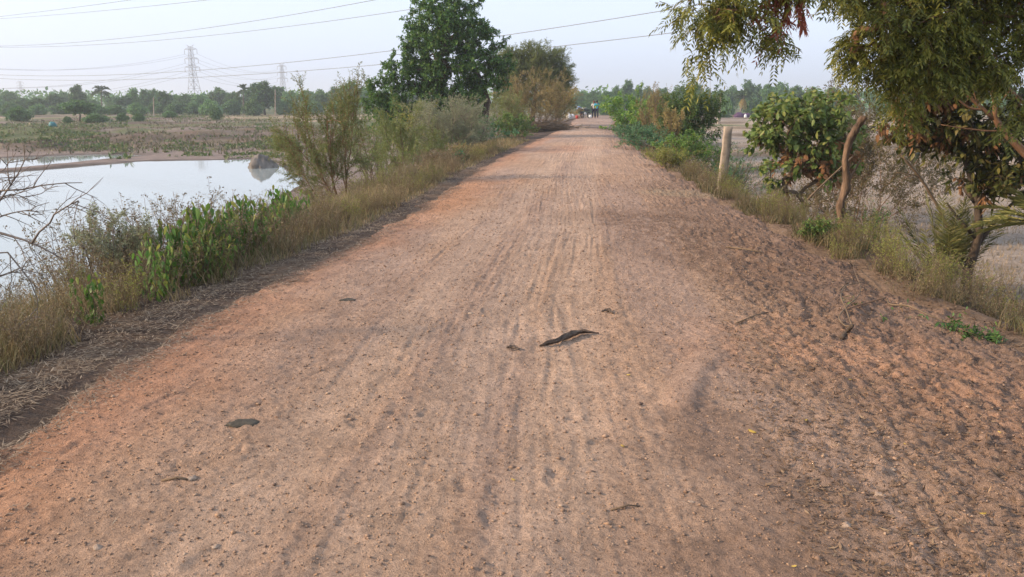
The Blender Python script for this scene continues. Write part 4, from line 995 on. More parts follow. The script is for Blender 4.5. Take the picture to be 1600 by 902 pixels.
# ================================================================== FAR TREES
def far_proto(seed, kind):
    rng = np.random.default_rng(seed)
    if kind == 'round':
        bl = [(0, 0, 5.2, 3.0, 3.0, 2.3), (-1.5, .5, 4.2, 2.0, 2, 1.7), (1.7, -.4, 4.4, 1.9, 2, 1.7), (.3, 0, 6.6, 1.7, 1.7, 1.2), (0, 0, 3.0, 2.6, 2.4, 1.3)]; nc = 150
    elif kind == 'tall':
        bl = [(0, 0, 5, 1.8, 1.8, 2.2), (.4, 0, 7, 1.1, 1.1, 1.0), (-.7, .2, 6.2, 1.1, 1.2, 1.0), (.7, 0, 4, 1.6, 1.6, 1.4), (-.2, 0, 2.6, 1.9, 1.8, 1.2)]; nc = 115
    elif kind == 'flat':
        bl = [(0, 0, 5.6, 3.6, 3.2, 1.0), (-2, 0, 5.0, 1.8, 1.8, .8), (2, .3, 5.2, 1.9, 1.8, .8), (0, 0, 4.2, 2.6, 2.4, 1.2), (.5, 0, 6.7, 1.8, 1.6, .8)]; nc = 130
    else:
        bl = [(0, 0, 2.2, 3.2, 2.6, 1.7), (-2, .3, 1.6, 1.9, 1.9, 1.3), (2, -.2, 1.8, 2, 2, 1.4), (.4, 0, 3.6, 1.6, 1.5, 1.0)]; nc = 130
    tp = [np.array([0, 0, -.5]), np.array([.1, 0, 1.0]), np.array([-.1, 0, 2.2]), np.array([.1, 0, 3.4])] if kind != 'bush' else [np.array([0, 0, -.4]), np.array([.1, 0, .6]), np.array([0, 0, 1.1])]
    p = crown_plant(seed, tp, .24 if kind != 'bush' else .12, bl, nc, .95, 6, 9, .46, .30, G_FAR, B_DARK, 'diamond', .2, .03, shell=.5)
    top = max(v.co.z for v in p[1][1].vertices); xs = [v.co.x for v in p[1][1].vertices]
    return p, top, max(xs) - min(xs)
FP = {k: [far_proto(200 + 10 * i + j, k) for j in range(2)] for i, k in enumerate(('round', 'tall', 'flat', 'bush'))}
rgF = np.random.default_rng(301); cnt = 0
def far_tree(u, vt, y, wp, kind, label, group, name='far_tree', cat='tree'):
    global cnt
    F, H = spot(u, y, vt); p, top, wd = FP[kind][cnt % 2]; cnt += 1
    sz = max(.15, H / top); sx = wpx(wp, y) / wd
    thing(name, label, cat, F, p, group, rgF.uniform(0, 6.28), (sx, sx, sz))
nL, nR = {}, {}
GL, GR_ = 'trees of the wood across the pond', 'trees of the wood beyond the right field'
LL = {'round': 'round dark tree in the far wood across the pond', 'tall': 'slender tall tree in the far wood across the pond', 'flat': 'flat-topped tree in the far wood across the pond', 'bush': 'low bushy tree edging the wood across the pond'}
LR = {'round': 'round green tree in the wood beyond the right field', 'tall': 'slender tall tree in the wood beyond the right field', 'flat': 'flat-topped tree in the wood beyond the right field', 'bush': 'low bushy tree edging the wood beyond the right field'}
for u, vt, wp, k in ((-40, 143, 50, 'round'), (-12, 147, 44, 'round'), (14, 141, 42, 'round'), (38, 151, 36, 'round'), (62, 150, 34, 'flat'), (86, 145, 34, 'round'), (103, 140, 28, 'flat'), (141, 151, 38, 'round'), (178, 149, 34, 'round'), (196, 146, 36, 'flat'), (212, 136, 26, 'tall'), (231, 138, 24, 'tall'), (244, 137, 26, 'round'), (260, 141, 30, 'tall'), (277, 147, 32, 'round'), (294, 146, 36, 'round'), (314, 145, 36, 'flat'), (345, 135, 46, 'round'), (368, 142, 34, 'round'), (395, 142, 34, 'round'), (434, 133, 40, 'round'), (456, 140, 36, 'round'), (480, 138, 40, 'flat'), (503, 138, 40, 'round'), (524, 134, 36, 'round'), (548, 124, 36, 'tall'), (570, 134, 40, 'round'), (600, 138, 44, 'round'), (640, 140, 50, 'round'), (690, 144, 50, 'round'), (740, 142, 50, 'flat'), (790, 144, 44, 'round'), (838, 142, 44, 'round'), (880, 144, 40, 'round')):
    nL[k] = nL.get(k, -1) + 1; far_tree(u, vt, rgF.uniform(165, 205), wp, k, LL[k] + ', ' + ORD[nL[k]] + ' from left', GL)
far_tree(414, 125, 158, 62, 'round', 'big domed dark tree standing highest in the far wood below the small pylon', None)
far_tree(124, 131, 175, 30, 'tall', 'ragged tall tree rising over the left wood beside the coconut palm', None)
for u, vt, wp, k in ((20, 158, 44, 'bush'), (60, 161, 40, 'bush'), (95, 160, 44, 'bush'), (150, 160, 44, 'bush'), (180, 163, 44, 'bush'), (215, 160, 46, 'bush'), (245, 158, 44, 'bush'), (275, 158, 46, 'bush'), (305, 158, 44, 'bush'), (330, 154, 44, 'bush'), (362, 154, 44, 'bush'), (395, 155, 44, 'bush'), (450, 156, 46, 'bush'), (490, 156, 46, 'bush'), (530, 154, 46, 'bush'), (-20, 160, 44, 'bush')):
    nL[k] = nL.get(k, -1) + 1; far_tree(u, vt, rgF.uniform(142, 158), wp, k, LL[k] + ', ' + ORD[nL[k]] + ' from left', GL)
far_tree(126, 153, 104, 56, 'flat', 'spreading dark thorn tree alone in the field across the pond', None, 'thorn_tree')
for u, vt, y, wp, lab in ((30, 165, 108, 44, 'rounded bush at the far left of the fields across the pond'), (152, 176, 100, 46, 'wide grey-green bush right of the lone spreading thorn tree'), (192, 175, 104, 24, 'small bush between the wide bush and the field mounds'), (218, 176, 104, 22, 'small round bush left of the lone middle-field bush'), (338, 164, 110, 26, 'upright bush left of the far green crops across the pond'), (266, 172, 120, 26, 'low bush at the wood edge beneath the big pylon'), (106, 181, 98, 20, 'small bush at the left foot of the lone thorn tree')):
    far_tree(u, vt, y, wp, 'bush', lab, None, 'field_bush', 'bush')
for u, vt, wp, k in ((908, 141, 34, 'round'), (928, 140, 34, 'round'), (946, 140, 30, 'round'), (962, 132, 26, 'round'), (996, 133, 26, 'tall'), (1012, 133, 28, 'round'), (1036, 136, 34, 'round'), (1062, 132, 34, 'round'), (1086, 127, 30, 'round'), (1104, 137, 30, 'round'), (1122, 138, 30, 'round'), (1142, 132, 34, 'round'), (1166, 123, 30, 'tall'), (1180, 130, 34, 'round'), (1197, 127, 30, 'flat'), (1217, 126, 34, 'round'), (1242, 132, 36, 'round'), (1268, 134, 38, 'round'), (1296, 136, 40, 'round'), (1326, 135, 42, 'round'), (1358, 134, 42, 'flat'), (1392, 136, 44, 'round'), (1428, 135, 46, 'round'), (1470, 135, 50, 'round'), (1520, 134, 52, 'round'), (1570, 134, 52, 'round'), (1620, 134, 52, 'round')):
    nR[k] = nR.get(k, -1) + 1; far_tree(u, vt, rgF.uniform(160, 200), wp, k, LR[k] + ', ' + ORD[nR[k]] + ' from left', GR_)
far_tree(979, 123, 175, 26, 'tall', 'dark pointed tree standing highest above the right-hand roadside clump', None)
for u, vt, wp in ((915, 158, 40), (950, 158, 44), (1112, 152, 34), (1135, 150, 36), (1175, 150, 36), (1205, 150, 40), (1240, 150, 44), (1280, 150, 44), (1330, 150, 50), (1380, 150, 50), (1440, 150, 56), (1500, 150, 56), (1560, 150, 56)):
    nR['bush'] = nR.get('bush', -1) + 1; far_tree(u, vt, rgF.uniform(135, 150), wp, 'bush', LR['bush'] + ', ' + ORD[nR['bush']] + ' from left', GR_)
for u, y, vt, lab in ((1132, 118, 178, 'low dark bush beside the thin pole in the far right field'),):
    far_tree(u, vt, y, 26, 'bush', lab, None, 'field_bush', 'bush')
# woodland behind them that reads as one mass
rg = np.random.default_rng(310); N = 26000; x = rg.uniform(-420, 420, N); y = rg.uniform(215, 330, N)
hmax = 5.0 + 3.0 * fbm(x * .045, y * .02, 55, 3); z = np.minimum(rg.uniform(0, 1, N) ** .6, 1) * hmax
gm = MB(); D_ = rdir(rg, N); leaf_diamond(gm, np.stack([x, y, land(x, y) + z], 1), D_, rdir(rg, N), rg.uniform(.8, 1.8, N), rg.uniform(.6, 1.2, N))
stuff('far_woodland', gm.mesh('far_woodland', G_FAR), 'distant woodland closing the horizon all along', 'woodland')
# low green crops and herbs on the far shore
gm = MB()
for u0, u1, v0, v1, dens, hh in ((-60, 160, 199, 224, 4500, .30), (60, 170, 212, 226, 1500, .25), (270, 430, 190, 197, 900, .25), (350, 470, 216, 238, 2200, .28), (255, 330, 218, 232, 900, .22), (400, 470, 200, 212, 900, .28), (225, 340, 183, 192, 1300, .35), (100, 200, 196, 204, 700, .3), (170, 200, 222, 236, 250, .45), (200, 400, 205, 230, 900, .2)):
    u = rg.uniform(u0, u1, dens); v = rg.uniform(v0, v1, dens); zg = -1.4
    s = (zg - CAM_Z) / (-_sp - (v - 451) / FPX * _cp); x = (u - 800) / FPX * s; y = (_cp - (v - 451) / FPX * _sp) * s
    ok = vnoise(x * .5, y * .5, 3) > -.25; x, y = x[ok], y[ok]
    z = ground_z(x, y); ok = z > WATER_Z + .05; x, y, z = x[ok], y[ok], z[ok]; n_ = len(x)
    D_ = nrm(rdir(rg, n_) * .8 + np.array([0, 0, .7])); leaf_diamond(gm, np.stack([x, y, z], 1), D_, rdir(rg, n_), rg.uniform(.5, 1.2, n_) * hh, rg.uniform(.12, .25, n_))
stuff('shore_herbs', gm.mesh('shore_herbs', leaf_mat('leaf_herbs', [(.06, .11, .03), (.09, .15, .045), (.14, .18, .06), (.12, .13, .05)], .3)), 'low green herbs growing in patches on the far shore', 'herbs')

# dry scrub grass over the fields across the pond and the far right
gm = MB(); N = 22000; y = 54 * np.exp(rg.uniform(0, 1, N) * math.log(150 / 54)); x = -rg.uniform(0, 1, N) * y * .72 + XL(y) - 6
ok = (fbm(x * .12, y * .12, 12, 3) + .5 * vnoise(x * .8, y * .8, 4) > -.05); x, y = x[ok], y[ok]; z = ground_z(x, y); ok = z > WATER_Z + .1; x, y, z = x[ok], y[ok], z[ok]
blades(gm, np.stack([x, y, z - .02], 1), rg.uniform(.12, .45, len(x)), rg.uniform(.05, .14, len(x)), rg, .5)
stuff('field_scrub', gm.mesh('field_scrub', leaf_mat('leaf_scrub', [(.16, .125, .07), (.11, .115, .05), (.20, .16, .09), (.09, .10, .045), (.14, .105, .065)], .2)), 'low dry scrub dotting the fields across the pond', 'scrub')
# palms in the wood
def coco(seed, h, lean, dry=False):
    rng = np.random.default_rng(seed); tm, lm, sm, dm = MB(), MB(), MB(), MB()
    tubes(tm, np.array([[[0, 0, -.4], [lean * .2, 0, h * .3], [lean * .6, 0, h * .65], [lean, 0, h]]]), .17, .12, 8)
    palm_fronds(lm, (lean, 0, h), 26, 2.3, rng, elev=(-.5, 1.4), leafl=.6, leafw=.10, sag=.5, pairs=22, stemm=sm, r=.04)
    parts = [('trunk', tm.mesh('trunk', B_GREY, True)), ('frond_ribs', sm.mesh('frond_ribs', G_COCO, True)), ('fronds', lm.mesh('fronds', G_COCO))]
    if dry:
        ds = MB(); palm_fronds(dm, (lean, 0, h - .2), 10, 1.7, rng, elev=(-1.45, -.9), leafl=.4, leafw=.08, sag=.3, pairs=18, stemm=ds, r=.04)
        parts.append(('dry_skirt', dm.mesh('dry_skirt', G_TAN), [('skirt_ribs', ds.mesh('skirt_ribs', G_TAN, True))]))
    return parts
for u, vt, y, lab, dry in ((160, 133, 172, 'coconut palm rising above the left end of the far wood', 0), (381, 131, 165, 'coconut palm beside the big domed dark tree in the far wood', 0), (1156, 138, 140, 'palm with a brown skirt of dead fronds at the edge of the right field', 1)):
    F, H = spot(u, y, vt)
    thing('palm_tree', lab, 'palm', F, coco(int(u), H - 1.3, .5 if dry else .3, dry))

# ------------------------------------------------------------------ pylons and their conductors
M_STEEL = plain_mat('galvanised_steel', (.33, .34, .36), .5)
M_WIRE = plain_mat('conductor', (.20, .20, .21), .5)
M_INS = plain_mat('insulator', (.25, .22, .22), .4)
def pylon(h, t):
    lg, br, parts = MB(), MB(), []
    lev = np.array([0, .16, .30, .42, .53, .62, .70, .78, .86, .93, 1.0]) * h
    hw = np.interp(lev / h, [0, .42, .55, 1.0], [h * .105, h * .055, h * .042, h * .024])
    c4 = [(-1, -1), (1, -1), (1, 1), (-1, 1)]
    for a, b in c4:
        for i in range(len(lev) - 1):
            bar(lg, (a * hw[i], b * hw[i], lev[i]), (a * hw[i + 1], b * hw[i + 1], lev[i + 1]), t)
    for i in range(len(lev) - 1):
        for k in range(4):
            (a, b), (c, d) = c4[k], c4[(k + 1) % 4]
            bar(br, (a * hw[i], b * hw[i], lev[i]), (c * hw[i + 1], d * hw[i + 1], lev[i + 1]), t * .55)
            bar(br, (c * hw[i], d * hw[i], lev[i]), (a * hw[i + 1], b * hw[i + 1], lev[i + 1]), t * .55)
            bar(br, (a * hw[i + 1], b * hw[i + 1], lev[i + 1]), (c * hw[i + 1], d * hw[i + 1], lev[i + 1]), t * .55)
    parts += [('leg_frame', lg.mesh('leg_frame', M_STEEL)), ('bracing', br.mesh('bracing', M_STEEL))]
    tips = []
    for zf, ar in ((.955, .135), (.80, .145), (.655, .16)):
        z = zf * h; m = MB(); sub = []
        for s in (-1, 1):
            w0 = h * .026
            for yy in (-1, 1):
                bar(m, (s * w0, yy * w0, z), (s * ar * h, 0, z + .004 * h), t * .8); bar(m, (s * w0, yy * w0, z + .035 * h), (s * ar * h, 0, z + .004 * h), t * .6)
            im = MB(); tubes(im, np.array([[[s * ar * h, 0, z], [s * ar * h, 0, z - .075 * h]]]), t * .9, t * .9, 6); sub.append(('insulator', im.mesh('insulator', M_INS)))
            tips.append((s * ar * h, 0, z - .075 * h))
        parts.append(('crossarm', m.mesh('crossarm', M_STEEL), sub))
    m = MB()
    for s in (-1, 1):
        for yy in (-1, 1):
            bar(m, (s * h * .02, yy * h * .02, h), (s * h * .08, 0, h * 1.035), t * .7)
    parts.append(('earth_peak', m.mesh('earth_peak', M_STEEL)))
    return parts, tips
TW = {}
for nm, u, vt, y, lab in (('a', 306, 70, 470, 'big lattice power pylon above the wood across the pond'), ('b', 444, 99, 730, 'smaller distant lattice pylon just right of the big one'), ('c', 36, 126, 1250, 'tiny far pylon at the left edge of the wood')):
    F, H = spot(u, y, vt); H = H / 1.035
    p, tips = pylon(H, .15 * (y / 470) ** .8)
    e = thing('power_pylon', lab, 'pylon', F, p, rz=-.35 if nm != 'c' else .2)
    cz, sz = math.cos(-.35), math.sin(-.35)
    TW[nm] = [np.array([F[0] + a * cz, F[1] + a * sz, F[2] + z]) for a, _, z in tips]
def sag_wire(name, a, b, sag, r, label, group):
    t = np.linspace(0, 1, 48)[:, None]; P = a + (b - a) * t - np.array([0, 0, 1.0]) * sag * 4 * t * (1 - t)
    m = MB(); tubes(m, P[None], r, r, 4); tag(mobj(name, m.mesh(name, M_WIRE, True)), label, 'wire', group)
for i in range(6):
    sag_wire('power_line', TW['a'][i], TW['b'][i], 6.0, .07, 'thin wire strung between the big pylon and the smaller distant one', 'wires between the two pylons')
    q = TW['a'][i] - np.array([0, 0, 0]); far = at_y(-420, [40, 40, 92, 92, 118, 118][i], 330) + np.array([[-4, 0, 0], [4, 0, 0]][i % 2])
    sag_wire('power_line', q, far, 13.0, .055, 'thin sagging wire running left out of the frame from the big pylon', 'wires left of the big pylon')
for pts, lab, off in ((((0, 26), (100, 14), (205, 0)), 'upper pair of near power wires in the top left corner, higher wire', 0), (((0, 29.5), (160, 17), (325, 0)), 'upper pair of near power wires in the top left corner, lower wire', 9),
                 (((0, 72), (180, 62), (400, 31), (590, 0)), 'near power wire leaving the top of the frame left of the tallest tree', 0), (((0, 74), (180, 68), (400, 48), (640, 15), (735, 0)), 'near power wire passing behind the top of the tallest tree', 9),
                 (((0, 116), (120, 121), (400, 101), (630, 78), (790, 53), (1060, 15)), 'upper of the two long power wires crossing the sky to the right', 0), (((0, 124), (200, 122), (400, 115), (580, 106), (870, 75), (1065, 50), (1230, 25)), 'lower of the two long power wires crossing the sky to the right', 9)):
    A0, B0 = at_z(0, 100, 40) * 0 + np.array([-213.0, 320 + off, 0]), np.array([48.0, 140 + off, 0])
    T_, Z_ = [], []
    for u, v in pts:
        d = ray(u, v)
        # vertical plane through A0-B0
        nrm_ = np.array([B0[1] - A0[1], -(B0[0] - A0[0]), 0]); s = np.dot(A0, nrm_) / np.dot(d, nrm_); p = d * s
        T_.append(np.linalg.norm(p[:2] - A0[:2]) / np.linalg.norm(B0[:2] - A0[:2])); Z_.append(CAM_Z + p[2])
    co = np.polyfit(T_, Z_, 2); t = np.linspace(-.35, 1.5, 90)
    P = np.stack([A0[0] + (B0[0] - A0[0]) * t, A0[1] + (B0[1] - A0[1]) * t, np.polyval(co, t)], 1)
    m = MB(); tubes(m, P[None], .075, .075, 5); tag(mobj('power_line', m.mesh('power_line', M_WIRE, True)), lab, 'wire', 'near power wires')

# ================================================================== BOULDER, POSTS, FIELD THINGS
def lump(seed, sx, sy, sz, mat, name, rough_=.12, n=28, crack=None, flat=0.0):
    th = np.linspace(0, math.pi, n); ph = np.linspace(0, 2 * math.pi, n * 2, endpoint=False); T_, P_ = np.meshgrid(th, ph, indexing='ij')
    X, Y, Z = np.sin(T_) * np.cos(P_), np.sin(T_) * np.sin(P_), np.cos(T_)
    r = 1 + rough_ * fbm(X * 1.7 + Z * 1.1 + seed, Y * 1.7 - Z * .8, seed, 3) * 2 + rough_ * .3 * fbm(X * 6 + Z * 3, Y * 6 - Z * 4, seed + 3, 3)
    if crack is not None: r = r * crack(X, Y, Z)
    V = np.stack([X * r * sx, Y * r * sy, Z * r * sz], -1).reshape(-1, 3); k = n * 2
    ii = np.arange(n * k).reshape(n, k); Q = np.stack([ii[:-1], np.roll(ii[:-1], -1, 1), np.roll(ii[1:], -1, 1), ii[1:]], -1).reshape(-1, 4)[:, ::-1]
    return MB().add(V, Q).mesh(name, mat, True)
M_ROCK = noise_mat('granite', [(.09, .078, .066), (.15, .132, .115), (.20, .178, .155)], 2.2, .9, .5, 7, dist=.05)
p = at_z(410, 262, WATER_Z)
ck = lambda X, Y, Z: 1 - .13 * np.exp(-((X - .12 + .25 * Z + .06 * np.sin(Z * 9)) / .05) ** 2) * (Y < 0) * smooth(.75, .2, Z) - .16 * smooth(.2, .9, X) * smooth(0, .8, Z) - .10 * smooth(-.3, -.9, X) * smooth(.1, .8, Z)
tag(mobj('boulder', lump(5, .86, .75, .84, M_ROCK, 'boulder', .19, 40, crack=ck)), 'large split grey boulder standing in the pond by its far shore', 'boulder').location = (p[0], p[1], WATER_Z - .15)
M_CONC = noise_mat('weathered_concrete', [(.24, .19, .145), (.34, .28, .215), (.20, .16, .12)], 6, .9, .5, 30, dist=.01)
def slab_post(a, b, w, d, seed, mat, name, tp=.85):
    rng = np.random.default_rng(seed); n = 12; t = np.linspace(0, 1, n)[:, None]; c = a + (b - a) * t
    k = np.array([[-1, -.8], [-.8, -1], [.8, -1], [1, -.8], [1, .8], [.8, 1], [-.8, 1], [-1, .8]]) * .5
    V = c[:, None] + np.concatenate([k[None] * np.array([w, d]) * (1 - (1 - tp) * t)[:, None] + rng.normal(size=(n, 8, 2)) * w * .022, np.zeros((n, 8, 1))], -1)
    ii = np.arange(n * 8).reshape(n, 8); Q = np.stack([ii[:-1], np.roll(ii[:-1], -1, 1), np.roll(ii[1:], -1, 1), ii[1:]], -1).reshape(-1, 4)
    m = MB(); m.add(V.reshape(-1, 3), Q); m.f.append(ii[-1][None]); return m.mesh(name, mat)
F = foot(1126, 15.2); F[2] = float(ground_z(F[0], F[1]))
tag(mobj('concrete_post', slab_post(np.array([0, 0, -.15]), at_y(1138, 198, 15.2) - F, .165, .12, 3, M_CONC, 'concrete_post', .92)), 'weathered concrete fence post leaning right at the right road edge', 'post').location = F
F = foot(1122, 84); F[2] = float(ground_z(F[0], F[1]))
tag(mobj('field_pole', slab_post(np.array([0, 0, -.3]), at_y(1127, 148, 84) - F, .26, .22, 4, M_CONC, 'field_pole', .6)), 'thin pale leaning pole standing in the far right field', 'pole').location = F
for u, v0, vt, y, lab in ((240, 176, 152, 140, 'pale thin pole before the wood across the pond'), (430, 170, 140, 140, 'pale thin pole right of the big domed tree')):
    F = foot(u, y); tag(mobj('field_pole', slab_post(np.array([0, 0, -.3]), at_y(u, vt, y) - F, .2, .2, 4, M_CONC, 'field_pole', .6)), lab, 'pole').location = F
M_TEAL = plain_mat('teal_plastic', (.03, .16, .17), .5)
F = foot(83, 88); tag(mobj('covered_bundle', lump(9, .42, .35, .42, M_TEAL, 'covered_bundle', .10, 14)), 'small teal covered bundle in the field across the pond', 'bundle').location = (F[0], F[1], F[2] + .22)
M_PURP = plain_mat('purple_cloth', (.075, .035, .085), .8); M_WHITE = plain_mat('white_sack', (.72, .72, .70), .7)
F = foot(1160, 122); thing('bundle_heap', 'low dark purple heap of bundles in the far right field', 'heap', F, [('bundle', lump(12, .75, .5, .5, M_PURP, 'bundle', .2, 12)), ('bundle', (lambda me: me)(lump(13, .55, .5, .42, M_PURP, 'bundle', .2, 12)))])
for o in [c for c in bpy.data.objects if c.parent and c.parent.name == 'bundle_heap']:
    o.location = (-.5 if o.name == 'bundle' else .55, 0, .35)
F = foot(1164.5, 116); tag(mobj('white_sack', lump(14, .2, .2, .32, M_WHITE, 'white_sack', .08, 12)), 'small white sack before the purple heap in the right field', 'sack').location = (F[0], F[1], F[2] + .26)

# brush pile at the far left road edge
rg = np.random.default_rng(401); F, H = spot(850, 46, 178); n_ = 420
c = rg.normal(size=(n_, 3)) * np.array([.62, .5, .2]) ; c[:, 2] = np.abs(c[:, 2]) * 1.1 + .12; c[:, 2] *= np.clip(1.25 - np.abs(c[:, 0]) / 2.2, .3, 1)
d = rdir(rg, n_); d[:, 2] *= .25; d[:, 0] *= 1.6; d = nrm(d); ln = rg.uniform(.35, .95, (n_, 1))
P = np.stack([c - d * ln, c + rg.normal(size=c.shape) * .05, c + d * ln], 1); P[..., 2] = np.maximum(P[..., 2], .0)
bm = MB(); tubes(bm, P, rg.uniform(.008, .022, n_), .006, 4); lm = MB(); sprays(lm, P, 5, .07, .02, rg, 'pinnate', .1)
e = thing('brush_pile', 'grey-brown pile of cut thorn branches at the far left road edge', 'brush pile', F, [('cut_branches', bm.mesh('cut_branches', B_TWIG, True)), ('dry_twigs', lm.mesh('dry_twigs', G_WEED))])
for ch in e.children: ch['kind'] = 'stuff'

# ================================================================== PEOPLE AND THEIR THINGS
def skin_mesh(name, J, E, mat, sub=1):
    """continuous figure grown over a skeleton: J joints (x,y,z,r)"""
    me = bpy.data.meshes.new(name); me.from_pydata([j[:3] for j in J], E, []); me.update()
    o = bpy.data.objects.new(name, me); COL.objects.link(o)
    sk = o.modifiers.new('skin', 'SKIN')
    lay = me.skin_vertices[0].data if me.skin_vertices else None
    if lay is None:
        bpy.context.view_layer.objects.active = o; bpy.ops.mesh.customdata_skin_add(); lay = me.skin_vertices[0].data
    for i, j in enumerate(J):
        r = j[3]; lay[i].radius = (r, r) if np.isscalar(r) else r
    lay[0].use_root = True
    ss = o.modifiers.new('subsurf', 'SUBSURF'); ss.levels = sub; ss.render_levels = sub
    dg = bpy.context.evaluated_depsgraph_get(); m2 = bpy.data.meshes.new_from_object(o.evaluated_get(dg)); m2.name = name
    m2.polygons.foreach_set('use_smooth', np.ones(len(m2.polygons), bool)); m2.materials.clear(); m2.materials.append(mat)
    bpy.data.objects.remove(o, do_unlink=True)
    return m2
M_SKIN = plain_mat('skin', (.16, .085, .055), .6); M_HAIR = plain_mat('hair', (.012, .010, .010), .5)
M_CYAN = plain_mat('cyan_cloth', (.02, .30, .42), .8); M_SKY = plain_mat('pale_blue_cloth', (.22, .32, .46), .8); M_NAVY = plain_mat('navy_cloth', (.012, .014, .032), .8); M_CREAM = plain_mat('cream_cloth', (.50, .50, .47), .8); M_RED = plain_mat('red_plastic', (.42, .045, .035), .5); M_MAROON = plain_mat('maroon_cloth', (.16, .03, .025), .8)
def person(F, label, pose, shirt, trous, face, scale=1.0, hatm=None):
    """pose: dictionary of joints in metres, figure 1.68 m tall standing"""
    J = pose
    names = ['pel', 'wai', 'che', 'nec', 'hd1', 'hd2', 'shL', 'elL', 'wrL', 'shR', 'elR', 'wrR', 'hiL', 'knL', 'anL', 'toL', 'hiR', 'knR', 'anR', 'toR']
    rad = dict(pel=.13, wai=.115, che=(.15, .11), nec=.055, hd1=.085, hd2=.085, shL=.062, shR=.062, elL=.045, elR=.045, wrL=.032, wrR=.032, hiL=.085, hiR=.085, knL=.058, knR=.058, anL=.042, anR=.042, toL=.038, toR=.038)
    E = [(0, 1), (1, 2), (2, 3), (3, 4), (4, 5), (2, 6), (6, 7), (7, 8), (2, 9), (9, 10), (10, 11), (0, 12), (12, 13), (13, 14), (14, 15), (0, 16), (16, 17), (17, 18), (18, 19)]
    V = [(*J[k], rad[k]) for k in names]
    # palms and five fingers grow from the wrists
    for s in ('L', 'R'):
        w = np.array(J['wr' + s]); e_ = np.array(J['el' + s]); dv = nrm((w - e_)[None])[0]; iw = names.index('wr' + s); V.append((*(w + dv * .07), .034)); ip = len(V) - 1; E.append((iw, ip))
        sd_ = nrm(np.cross(dv, [0.3, 1, .2])[None])[0]
        for k, (o_, L_) in enumerate(((-.03, .075), (-.01, .085), (.01, .08), (.03, .065))):
            V.append((*(w + dv * (.07 + L_) + sd_ * o_), .009)); E.append((ip, len(V) - 1))
        V.append((*(w + dv * .06 + sd_ * .065), .010)); E.append((iw, len(V) - 1))
    body = skin_mesh('body', V, E, M_SKIN)
    g = 1.16
    SJ = [(*J['wai'], .135), (*J['che'], (.17, .128)), (*lerp(np.array(J['che']), np.array(J['nec']), .75), .085), (*J['shL'], .078), (*lerp(np.array(J['shL']), np.array(J['elL']), .8), .062), (*J['shR'], .078), (*lerp(np.array(J['shR']), np.array(J['elR']), .8), .062), (*J['pel'], .142)]
    sh = skin_mesh('shirt', SJ, [(0, 1), (1, 2), (1, 3), (3, 4), (1, 5), (5, 6), (0, 7)], shirt)
    TJ = [(*J['pel'], .15)]; TE = []
    for s in ('L', 'R'):
        b0 = len(TJ); full = trous[1]
        TJ += [(*J['hi' + s], .105), (*J['kn' + s], .080)]; TE += [(0, b0), (b0, b0 + 1)]
        if full: TJ += [(*lerp(np.array(J['kn' + s]), np.array(J['an' + s]), .93), .068)]; TE += [(b0 + 1, b0 + 2)]
    tr = skin_mesh('trousers', TJ, TE, trous[0])
    h2 = np.array(J['hd2']); h1 = np.array(J['hd1']); up = nrm((h2 - h1)[None])[0]; fc = np.array(face, float)
    hair = lump(3, .098, .102, .098, hatm or M_HAIR, 'hair', .05, 12)
    for v in hair.vertices: v.co = Vector(np.array(v.co) + h2 + up * .025 - fc * .022)
    nose = MB(); tubes(nose, np.array([[h1 + fc * .085 + up * .055, h1 + fc * .112 + up * .02, h1 + fc * .085 + up * .005]]), .012, .014, 5)
    ear = MB()
    sdv = np.cross(fc, up)
    for s in (-1, 1): tubes(ear, np.array([[h1 + sdv * s * .085 + up * .06, h1 + sdv * s * .10 + up * .035, h1 + sdv * s * .085 + up * .01]]), .014, .010, 5)
    parts = [('body', body), ('shirt', sh), ('trousers', tr), ('hair' if hatm is None else 'cap', hair), ('nose', nose.mesh('nose', M_SKIN, True)), ('ears', ear.mesh('ears', M_SKIN, True))]
    return thing('person', label, 'person', F, parts, sc=scale)
STAND = dict(pel=(0, 0, .92), wai=(0, 0, 1.08), che=(0, .01, 1.28), nec=(0, .01, 1.42), hd1=(0, .02, 1.51), hd2=(0, .02, 1.60), shL=(-.19, .01, 1.37), elL=(-.25, .06, 1.12), wrL=(-.14, .20, 1.02), shR=(.19, .01, 1.37), elR=(.25, .06, 1.12), wrR=(.14, .20, 1.02), hiL=(-.10, 0, .86), knL=(-.11, .02, .48), anL=(-.12, -.01, .09), toL=(-.13, .14, .04), hiR=(.10, 0, .86), knR=(.11, .02, .48), anR=(.12, -.01, .09), toR=(.14, .14, .04))
BEND = dict(pel=(0, 0, .88), wai=(-.12, -.03, 1.00), che=(-.31, -.05, 1.12), nec=(-.44, -.06, 1.15), hd1=(-.52, -.06, 1.13), hd2=(-.60, -.06, 1.10), shL=(-.36, -.22, 1.06), elL=(-.42, -.24, .80), wrL=(-.46, -.18, .57), shR=(-.36, .12, 1.08), elR=(-.44, .14, .82), wrR=(-.48, .08, .58), hiL=(.0, -.10, .83), knL=(-.10, -.18, .46), anL=(-.16, -.20, .09), toL=(-.30, -.22, .04), hiR=(.02, .10, .83), knR=(.10, .16, .46), anR=(.14, .18, .09), toR=(.0, .18, .04))
def onroad(u, y):
    f = foot(u, y); f[2] = float(ground_z(f[0], f[1])); return f
person(onroad(932, 78), 'standing person in a cyan shirt and dark trousers seen from behind', STAND, M_CYAN, (M_NAVY, True), (0, 1, 0))
f2 = onroad(927.5, 78.6); person(f2, 'standing person in a cream shirt and maroon cap left of the cyan shirt', STAND, M_CREAM, (M_NAVY, True), (0, 1, 0), .99, M_MAROON)
person(onroad(908, 77), 'person in pale blue shirt and dark shorts bending over on the road', BEND, M_SKY, (M_NAVY, False), (-.95, 0, -.3))
